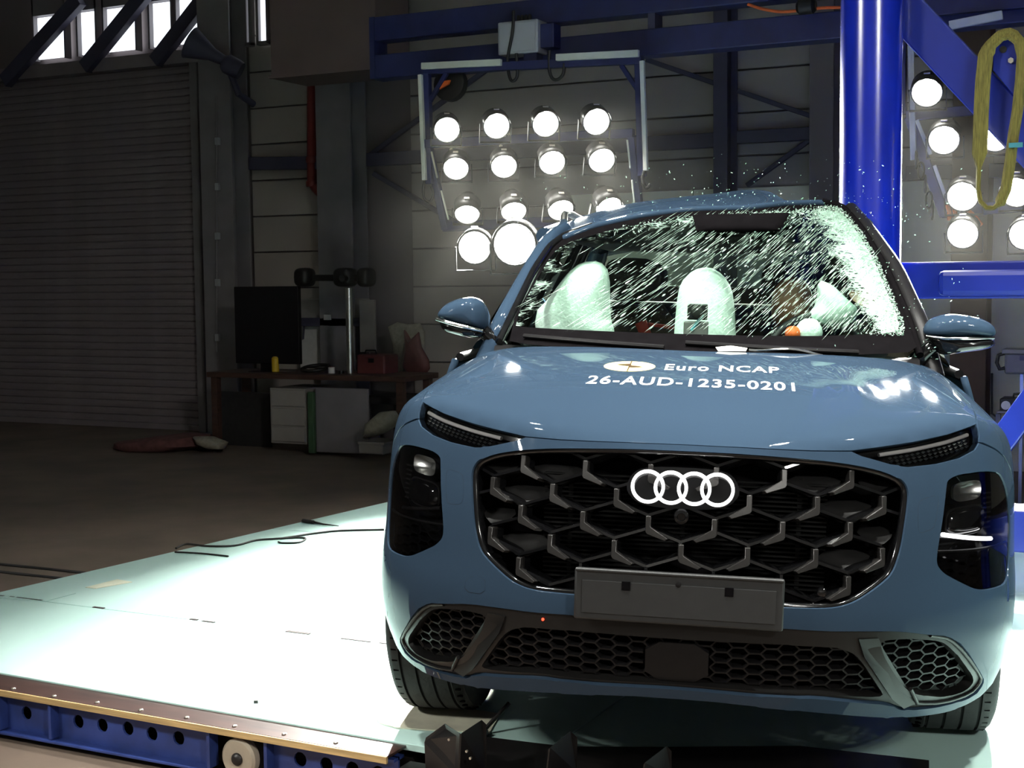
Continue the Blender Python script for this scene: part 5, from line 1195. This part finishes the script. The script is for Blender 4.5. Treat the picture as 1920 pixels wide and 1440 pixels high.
# ---- pillars
def pillar(name, P, r0, r1, m, **kw):
    P = [V3(p) for p in P]; Q = []
    for i in range(len(P)-1):
        for t_ in np.linspace(0, 1, 6)[:-1]: Q.append(P[i]*(1-t_)+P[i+1]*t_)
    Q.append(P[-1]); n_ = len(Q); Q = [Q[0]]+[(Q[i-1]+2*Q[i]+Q[i+1])/4 for i in range(1, n_-1)]+[Q[-1]]
    return cob(name, MB().tube(Q, list(np.linspace(r0, r1, n_)), 12), m, smooth=60, **kw)
pL = pillar('front_pillar', [(-.785, 1.44, 1.02), (-.735, 1.52, 1.17), (-.675, 1.78, 1.36), (-.635, 1.96, 1.475), (-.60, 2.15, 1.53)], .040, .032, MT['paint'])
pillar('pillar_trim', [(-.722, 1.37, 1.10), (-.655, 1.72, 1.36), (-.618, 1.88, 1.455), (-.57, 1.95, 1.50), (-.465, 1.985, 1.540)], .016, .015, MT['gloss_black'])
pR = pillar('front_pillar', [(.80, 1.46, 1.02), (.755, 1.56, 1.20), (.690, 1.86, 1.40), (.60, 2.10, 1.555), (.545, 2.24, 1.635)], .036, .030, MT['satin_black'])
pillar('pillar_trim', [(.738, 1.38, 1.10), (.712, 1.53, 1.22), (.655, 1.80, 1.395), (.575, 2.04, 1.555), (.51, 2.15, 1.64), (.43, 2.165, 1.66)], .014, .014, MT['matt_black'])
# ---- roof, buckled upwards by the pole
fe = np.array([(-.66,1.98,1.46),(-.565,1.93,1.497),(-.465,1.97,1.542),(-.28,2.0,1.589),(-.093,2.027,1.618),(.135,2.05,1.629),(.28,2.111,1.652),(.427,2.166,1.661),(.52,2.18,1.645)])
x25 = [-.64, -.583, -.479, -.319, -.025, .165, .221, .301, .445, .56]; z25 = [1.545, 1.58, 1.620, 1.662, 1.702, 1.724, 1.716, 1.676, 1.668, 1.64]
nx = 45; R0 = np.linspace(-.66, .52, nx); rows = []
f25 = pch(x25, z25)
for t_ in np.linspace(0, 1, 30):
    row = []
    for x in R0:
        yf = np.interp(x, fe[:, 0], fe[:, 1]); zf = np.interp(x, fe[:, 0], fe[:, 2]); y = yf+(4.15-yf)*t_**1.3
        xx = x*(1.0+.06*min(1, (y-yf)/.8)); u = (x+.07)/.66
        zz = [(yf, zf), (2.5, float(f25(x))), (3.2, 1.635-.10*u*u-.02*u**6), (4.15, 1.53-.11*u*u)]
        row.append((xx, y, float(pch([a[0] for a in zz], [a[1] for a in zz])(y))))
    rows.append(row)
cob('roof_panel', MB().grid(np.array(rows)), MT['paint'], smooth=60, solid=.012, label='buckled blue-grey roof')
xe = np.linspace(-.62, .49, 40); ye = np.interp(xe, fe[:, 0], fe[:, 1]); ze = np.interp(xe, fe[:, 0], fe[:, 2])
cob('roof_front_edge', MB().tube(np.stack([xe, ye-.004, ze-.006], -1), .014, 8), MT['paint'], smooth=60)
cob('screen_seal', MB().tube(np.stack([xe, ye-.018, ze-.028], -1), .012, 8), MT['matt_black'], smooth=60)
for s_, xx in ((-1, .60),):
    q = [(s_*(xx+.015), 2.26, 1.565 if s_ < 0 else 1.63), (s_*(xx+.02), 2.30, 1.60 if s_ < 0 else 1.66), (s_*(xx+.035), 2.6, 1.615 if s_ < 0 else 1.665), (s_*(xx+.04), 3.3, 1.605), (s_*(xx+.03), 3.85, 1.545), (s_*(xx+.02), 3.95, 1.50)]
    pillar('roof_rail', q, .016, .016, MT['alu'] if s_ < 0 else MT['gloss_black'])
# ---- body sides and rear
def dent(P):
    P = np.array(P); k = np.exp(-((P[..., 1]-2.52)/.36)**2)*np.clip((P[..., 0]-.25)/.65, 0, 1)
    P[..., 0] -= .40*k*np.where(P[..., 2] < 1.45, 1, .25); return P
def sidex(y, z):
    b_ = np.interp(z, [.2, .3, .5, .75, .95, 1.03], [.895, .925, .950, .952, .932, .905]); e_ = np.clip((y-3.9)/.65, 0, 1); return b_*(1-.16*e_**2.2)
def side_panel(name, s_, y0, y1, z0, z1, m, hole=None, parent=None, top=None):
    ys = np.linspace(y0+.004, y1-.004, max(8, int((y1-y0)/.04))); zs = np.linspace(z0, z1, 18)
    Yg, Zg = np.meshgrid(ys, zs, indexing='ij')
    A = np.stack([s_*sidex(Yg, Zg), Yg, Zg], -1)
    if s_ > 0: A = dent(A)
    mb = MB(); n_, m_ = A.shape[:2]; fs = []
    for i in range(n_-1):
        for j in range(m_-1):
            yc, zc_ = Yg[i:i+2, j:j+2].mean(), Zg[i:i+2, j:j+2].mean()
            if hole and (yc-hole[0])**2+(zc_-hole[1])**2 < hole[2]**2: continue
            f = (i*m_+j, (i+1)*m_+j, (i+1)*m_+j+1, i*m_+j+1); fs.append(f if s_ > 0 else f[::-1])
    mb.add(A.reshape(-1, 3), fs); return cob(name, mb, m, parent, smooth=50, solid=.02)
def gx_(z): return np.interp(z, [1.03, 1.54], [.885, .655])
def ghouse(y, z, s_):
    P = np.array([s_*gx_(z)*(1-.10*np.clip((y-3.3)/1., 0, 1)**2), y, z]); return dent(P) if s_ > 0 else P
for s_ in (-1, 1):
    fd = side_panel('front_door', s_, 1.42, 2.56, .30, 1.03, MT['paint']); rd_ = side_panel('rear_door', s_, 2.56, 3.46, .30, 1.03, MT['paint'], (3.626, .285, .41))
    side_panel('quarter_panel', s_, 3.46, 4.50, .30, 1.03, MT['paint'], (3.626, .285, .41))
    sl_p = side_panel('sill', s_, 1.46, 3.22, .22, .30, MT['satin_black']); sl_p.scale = (.945, 1, 1)
    for d_, yh in ((fd, 2.40), (rd_, 3.30)):
        P = [np.array([s_*(float(sidex(np.array(y), np.array(.93)))+.022), y, .93]) for y in (yh-.11, yh, yh+.11)]
        cob('door_handle', MB().tube([dent(p) if s_ > 0 else p for p in P], .012, 8), MT['paint'], d_, smooth=60)
    def gpan(name, q, m, **kw):
        # q: (y, z) corner list; curved side glass
        q = dens(np.array(q, float), .12, True); P = np.array([ghouse(y, z, s_) for y, z in q]); c_ = P.mean(0); n_ = len(P)
        fs = [(i, (i+1) % n_, n_) for i in range(n_)]; fs = fs if s_ > 0 else [f[::-1] for f in fs]; cob(name, MB().add(list(P)+[c_], fs), m, smooth=60, **kw)
    gpan('side_window', [(1.62, 1.04), (2.52, 1.04), (2.52, 1.515), (2.20, 1.50), (2.0, 1.42)], MT['side_glass'])
    gpan('side_window', [(2.60, 1.04), (3.42, 1.04), (3.46, 1.50), (2.60, 1.515)], MT['side_glass'])
    gpan('side_window', [(3.52, 1.04), (4.05, 1.08), (3.80, 1.46), (3.55, 1.495)], MT['side_glass'])
    for y0, z0, y1, z1, rr in ((2.56, 1.02, 2.56, 1.54, .035), (3.49, 1.02, 3.50, 1.54, .035), (4.35, 1.02, 3.92, 1.50, .06)):
        P = [ghouse(y0+(y1-y0)*t_, z0+(z1-z0)*t_, s_)*np.array([.985, 1, 1]) for t_ in np.linspace(0, 1, 8)]; cob('side_pillar', MB().tube(P, rr, 8), MT['gloss_black'] if y0 < 4 else MT['paint'], smooth=60)
    P = [ghouse(y, 1.035, s_) for y in np.linspace(1.46, 4.35, 40)]; cob('belt_trim', MB().tube(P, .016, 8), MT['satin_black'], smooth=60)
    P = [ghouse(y, z, s_) for y, z in ((2.1, 1.50 if s_ < 0 else 1.548), (2.6, 1.548), (3.4, 1.54), (3.95, 1.49), (4.15, 1.44))]
    if s_ > 0: P[0] = np.array([.60, 2.16, 1.565]); P[1] = P[1]*np.array([.9, 1, 1])
    pillar('roof_side_rail', P, .035, .035, MT['paint'])
    # rear wheel arch lining
    for yc, rr in ((3.626, .41), (AY, .405)):
        A = np.array([[(s_*x, yc+rr*math.cos(t_), .285+rr*math.sin(t_)) for t_ in np.linspace(-.05, math.pi+.05, 26)] for x in (.60, .90)]); cob('wheel_liner', MB().grid(A), MT['matt_black'], smooth=60)
yy_, zz_ = np.meshgrid(np.linspace(-.8, .8, 25), np.linspace(.30, 1.05, 10), indexing='ij'); A = np.stack([yy_, 4.50+.03*np.sin((zz_-.3)*4)-.10*np.abs(yy_)**3, zz_], -1); cob('tailgate', MB().grid(A), MT['paint'], smooth=60, solid=.03)
A = np.stack([np.stack([np.linspace(-.68, .68, 16), np.full(16, 4.42)-.1*np.abs(np.linspace(-.68, .68, 16))**2, np.full(16, 1.05)], -1), np.stack([np.linspace(-.60, .60, 16), np.full(16, 4.14), np.full(16, 1.50)], -1)]); cob('rear_window', MB().grid(A), MT['side_glass'], smooth=60)
cob('underbody', MB().box((0, 2.4, .27), (1.30, 4.0, .12)), MT['matt_black'], bevel=.02)
cob('front_undertray', MB().prism([(-.60, .60, .27), (.60, .60, .27), (.58, .28, .27), (.35, .14, .27), (-.35, .14, .27), (-.58, .28, .27)][::-1], (0, 0, -.015), (0, 0, .0)), MT['matt_black'])
cob('engine_bay', MB().box((0, .62, .50), (1.14, .75, .50)), MT['matt_black'], bevel=.03)
# ---- wing mirrors
for s_, YM in ((-1, 1.45), (1, 1.45)):
    if s_ < 0: top = [(-.968,1.192),(-.94,1.226),(-.89,1.250),(-.832,1.257),(-.80,1.243),(-.782,1.205),(-.778,1.165),(-.787,1.137),(-.83,1.146),(-.90,1.160),(-.96,1.176)]; low = [(-.965,1.172),(-.90,1.157),(-.83,1.143),(-.787,1.134),(-.79,1.115),(-.83,1.105),(-.89,1.115),(-.945,1.130)]
    else: top = [(.752,1.192),(.772,1.224),(.822,1.242),(.876,1.243),(.945,1.231),(.985,1.209),(.999,1.182),(.985,1.168),(.90,1.166),(.80,1.162),(.757,1.168)]; low = [(.76,1.162),(.80,1.157),(.90,1.161),(.99,1.163),(.997,1.142),(.97,1.125),(.88,1.108),(.82,1.098),(.785,1.125)]
    tp = np.array(dens(chaik(top, 2), .008, True)); lw = np.array(dens(chaik(low, 1), .008, True))
    wm = cob('wing_mirror', MB().pillow([(x, YM, z) for x, z in tp], (0, 1, 0), .075, 7), MT['paint'], smooth=70, label='blue wing mirror, %s' % ('image left' if s_ < 0 else 'image right') if False else None)
    cob('mirror_base', MB().pillow([(x, YM+.004, z) for x, z in lw], (0, 1, 0), .070, 6), MT['gloss_black'], wm, smooth=70)
    L = [(-.962, 1.173), (-.90, 1.158), (-.83, 1.144), (-.79, 1.136)] if s_ < 0 else [(.762, 1.164), (.82, 1.160), (.90, 1.163), (.985, 1.166)]
    cob('indicator_strip', MB().tube([(x, YM-.074+.9*(abs(x)-.87)**2*4, z) for x, z in dens(L, .015)], .0055, 8), MT['chrome'], wm, smooth=60)
    cob('mirror_glass', MB().pillow([(x*.985+s_*.013*0, YM+.045, z) for x, z in (tp-tp.mean(0))*.86+tp.mean(0)-[0, .008]], (0, 1, 0), .035, 4), MT['chrome'], wm, smooth=60)
    cob('mirror_arm', MB().tube([(s_*.80, YM+.02, 1.135), (s_*.76, YM+.02, 1.10), (s_*.74, YM+.03, 1.07)], [.026, .03, .036], 10), MT['gloss_black'], wm, smooth=60)
# ---- wheels stand flat on the deck although the body rolls
def wheel(x, y, s_, steer):
    z = .347+ZD; prof = []
    tw = .128
    for a_, r_ in ((-tw+.012, .235), (-tw, .27), (-tw, .305), (-tw+.012, .332)): prof.append((r_, a_))
    for g_ in (-.082, -.033, .016, .065):
        prof += [(.3465, g_-.0), (.3465 if g_ > -.08 else .345, g_+.004), (.338, g_+.005), (.338, g_+.012), (.3468, g_+.013)]
    prof += [(.345, .10), (.332, tw-.012), (.305, tw), (.27, tw), (.235, tw-.012)]
    ax = np.array([s_*math.cos(steer), math.sin(steer)*s_, 0]); prof = [(r_, a_) for r_, a_ in prof]
    o = np.array([x, y, z])
    ty = obj('tyre', MB().lathe(prof, 64, o, ax, cap=False), MT['tyre'], car, 35, True)
    sip = MB(); e1 = nrm(np.cross(ax, (0, 0, 1.))); 
    for k in range(56):
        t_ = 2*math.pi*k/56; rd = math.cos(t_)*e1+math.sin(t_)*np.array([0, 0, 1.])
        for a_ in (-.097, .092):
            tn = np.cross(ax, rd); sip.box(o+rd*.3430+ax*a_, (.018, .005, .006), np.stack([ax, tn, rd], 1))
    obj('tread_blocks', sip, MT['matt_black'], ty, None, True, kind='stuff')
    rim = MB().lathe([(.236, -.10), (.236, .08), (.222, .095), (.215, .06), (.215, -.10)], 40, o, ax, cap=False)
    for k in range(5):
        t_ = 2*math.pi*k/5; rd = math.cos(t_)*e1+math.sin(t_)*np.array([0, 0, 1.]); rim.bar(o+ax*.07+rd*.03, o+ax*.085+rd*.222, .05, .03, ax)
    rim.lathe([(.05, .04), (.05, .09), (.03, .1)], 20, o, ax); obj('wheel_rim', rim, MT['rim'], car, 35, True)
    obj('brake_disc', MB().lathe([(.16, -.01), (.16, .012)], 32, o, ax), MT['steel_dark'], car, 35, True)
for s_ in (-1, 1):
    wheel(s_*.803, AY-.01, s_, math.radians(-3)); wheel(s_*.80, 3.626, s_, 0)
    cob('suspension_arm', MB().bar((s_*.35, 1.0, .20), (s_*.68, .95, .18), .07, .04), MT['steel_dark'])
cob('front_axle_beam', MB().box((0, 1.0, .20), (.9, .12, .06)), MT['steel_dark'])
# ---- cabin
cb = cob('dashboard', MB().pillow(dens([(-.70,1.62,1.09),(-.45,1.50,1.115),(0,1.44,1.12),(.45,1.50,1.115),(.66,1.62,1.09),(.64,1.95,1.02),(0,1.90,1.04),(-.66,1.95,1.02)], .08, True), (0, 0, 1), .035, 4), MT['interior'], smooth=60)
cob('dash_body', MB().box((0, 1.85, .82), (1.36, .30, .40)), MT['interior'], cb, bevel=.05)
cob('cabin_floor', MB().box((0, 2.8, .33), (1.5, 3.0, .04)), MT['interior'])
cob('headliner', MB().box((-.03, 2.95, 1.485), (1.08, 1.6, .02)), MT['interior'], bevel=.008)
cob('parcel_shelf', MB().box((0, 4.1, 1.07), (1.3, .75, .03)), MT['interior'])
cob('parcel_bulkhead', MB().box((0, 4.02, .85), (1.3, .05, .9)), MT['interior'])
for x in (-.37, .34):
    st = cob('seat', MB().box((x, 2.35, .55), (.50, .52, .18)), MT['seat'], bevel=.05, smooth=50)
    cob('seat_back', MB().pillow(dens([(x-.25,2.66,.62),(x+.25,2.66,.62),(x+.24,2.78,1.10),(x+.15,2.82,1.22),(x-.15,2.82,1.22),(x-.24,2.78,1.10)], .06, True), (0, -1, .2), .08, 5), MT['seat'], st, smooth=60)
    cob('headrest', MB().ell((x, 2.83, 1.33), (.13, .06, .10), 16, 10, .6), MT['seat'], st, smooth=60)
cob('rear_seat', MB().pillow(dens([(-.60,3.50,.60),(.60,3.50,.60),(.60,3.68,1.22),(-.60,3.68,1.22)], .1, True), (0, -1, .2), .09, 5), MT['seat'], smooth=60)
for x in (-.38, .38): cob('rear_headrest', MB().ell((x, 3.66, 1.33), (.13, .06, .09), 16, 10, .6), MT['seat'], smooth=60)
cob('seat_belt', MB().bar((-.27, 2.55, 1.14), (-.10, 2.55, 1.12), .10, .012, (0, 0, 1)), MT['red_cloth'])
cob('seat_belt', MB().bar((-.30, 2.50, 1.15), (-.12, 2.45, .75), .05, .01, (0, 1, .2)), MT['red_cloth'])
c = np.array([.42, 1.80, 1.045]); tn = np.array([0, .45, -.89]); e1 = np.array([1., 0, 0]); e2 = np.cross(tn, e1)
sw = cob('steering_wheel', MB().tube([c+.185*(math.cos(t_)*e1+math.sin(t_)*np.array([0, .45, .89])) for t_ in np.linspace(0, 2*math.pi, 36, endpoint=False)], .017, 10, closed=True), MT['satin_black'], smooth=60)
cob('steering_hub', MB().ell(c+np.array([0, .02, 0]), (.075, .04, .07), 14, 10, .7), MT['satin_black'], sw, smooth=60)
for t_ in (0, math.pi, -math.pi/2): cob('spoke', MB().bar(c, c+.17*(math.cos(t_)*e1+math.sin(t_)*np.array([0, .45, .89])), .03, .02), MT['satin_black'], sw)
cob('rear_view_mirror', MB().box((.055, 1.90, 1.487), (.20, .05, .062)), MT['satin_black'], bevel=.015, smooth=50)
cob('sensor_housing', MB().pillow(dens([(-.07,1.90,1.585),(.30,1.93,1.60),(.26,1.85,1.53),(-.05,1.83,1.52)], .05, True), (0, -.86, .5), .025, 4), MT['matt_black'], smooth=60)
# airbags
def airbag(name, P, y, th, label, **kw):
    L = dens(chaik(P, 1), .03, True); return cob(name, MB().pillow([(x, y, z) for x, z in L], (0, 1, 0), th, 7), MT['airbag'], smooth=70, label=label, **kw)
airbag('airbag', [(-.672,1.02),(-.690,1.19),(-.632,1.25),(-.56,1.355),(-.507,1.398),(-.433,1.404),(-.393,1.36),(-.386,1.18),(-.365,1.12),(-.36,1.02)], 2.0, .14, 'large inflated white airbag at the passenger window')
airbag('airbag', [(-.135,1.02),(-.126,1.24),(-.114,1.325),(-.063,1.379),(-.001,1.391),(.052,1.362),(.089,1.309),(.104,1.226),(.118,1.02)], 2.02, .13, 'dome shaped white airbag in the middle of the cabin')
airbag('airbag', [(.414,1.352),(.47,1.332),(.52,1.285),(.575,1.238),(.555,1.19),(.495,1.155),(.40,1.19),(.375,1.205),(.412,1.26)], 1.92, .09, 'white side airbag behind the steering wheel')
airbag('airbag', [(.355,1.20),(.41,1.205),(.44,1.16),(.43,1.11),(.36,1.10),(.33,1.15)], 1.86, .05, 'small white bag folded at the steering wheel')
# crash dummy in the driving seat (orange and tan)
dm = cob('crash_dummy', MB().ell((.335, 2.34, 1.24), (.085, .10, .12), 18, 12, .9), MT['dummy'], smooth=60, label='tan and orange crash test dummy in the driving seat')
cob('dummy_torso', MB().pillow(dens([(.14,2.42,.70),(.52,2.42,.70),(.55,2.46,1.02),(.42,2.46,1.12),(.25,2.46,1.12),(.12,2.46,1.02)], .06, True), (0, 1, 0), .12, 5), MT['seat'], dm, smooth=60)
cob('dummy_arm', MB().tube([(.16, 2.40, 1.02), (.20, 2.15, .98), (.30, 1.92, 1.10)], [.055, .045, .035], 12), MT['dummy'], dm, smooth=60)
cob('dummy_hand', MB().ell((.325, 1.84, 1.145), (.03, .05, .028), 12, 8, .9), MT['orange'], dm, smooth=60)
# recording camera on the dash
dc = cob('dash_camera', MB().box((-.031, 1.70, 1.219), (.074, .07, .058)), MT['lamp_black'], bevel=.004, label='black recording camera on the dash')
cob('camera_lens', MB().lathe([(.02, 0), (.022, .03), (.018, .032)], 16, (-.03, 1.665, 1.219), (0, -1, 0)), MT['lamp_black'], dc, smooth=40)
cob('camera_mount', MB().box((-.035, 1.70, 1.158), (.09, .08, .05)), MT['grey_dev'], dc, bevel=.004)
cob('camera_strut', MB().tube([(-.05, 1.66, 1.15), (-.01, 1.66, 1.21)], .006, 8), MT['teal_tag'], dc, smooth=60)
# ---- haze added to imitate lens bloom and lift the tone round the racks
hz = bpy.data.materials.new('glow_haze'); hz.use_nodes = True; nt = hz.node_tree; nt.nodes.clear()
o_ = nt.nodes.new('ShaderNodeOutputMaterial'); vs_ = nt.nodes.new('ShaderNodeVolumeScatter'); vs_.inputs['Density'].default_value = .0016; vs_.inputs['Anisotropy'].default_value = .3; vs_.inputs['Color'].default_value = (1, .98, .88, 1)
nt.links.new(vs_.outputs[0], o_.inputs['Volume'])
tag(obj('glow_haze', MB().ell((-3.15, 4.75, 1.9), (1.9, 1.3, 1.3), 28, 18), hz), 'thin haze added for the lens glow round the left lamp rack', 'haze', kind='stuff')
tag(obj('glow_haze', MB().ell((-.1, 4.9, 1.9), (1.7, 1.2, 1.3), 28, 18), hz), 'thin haze added to brighten the view round the right lamp rack', 'haze', kind='stuff')
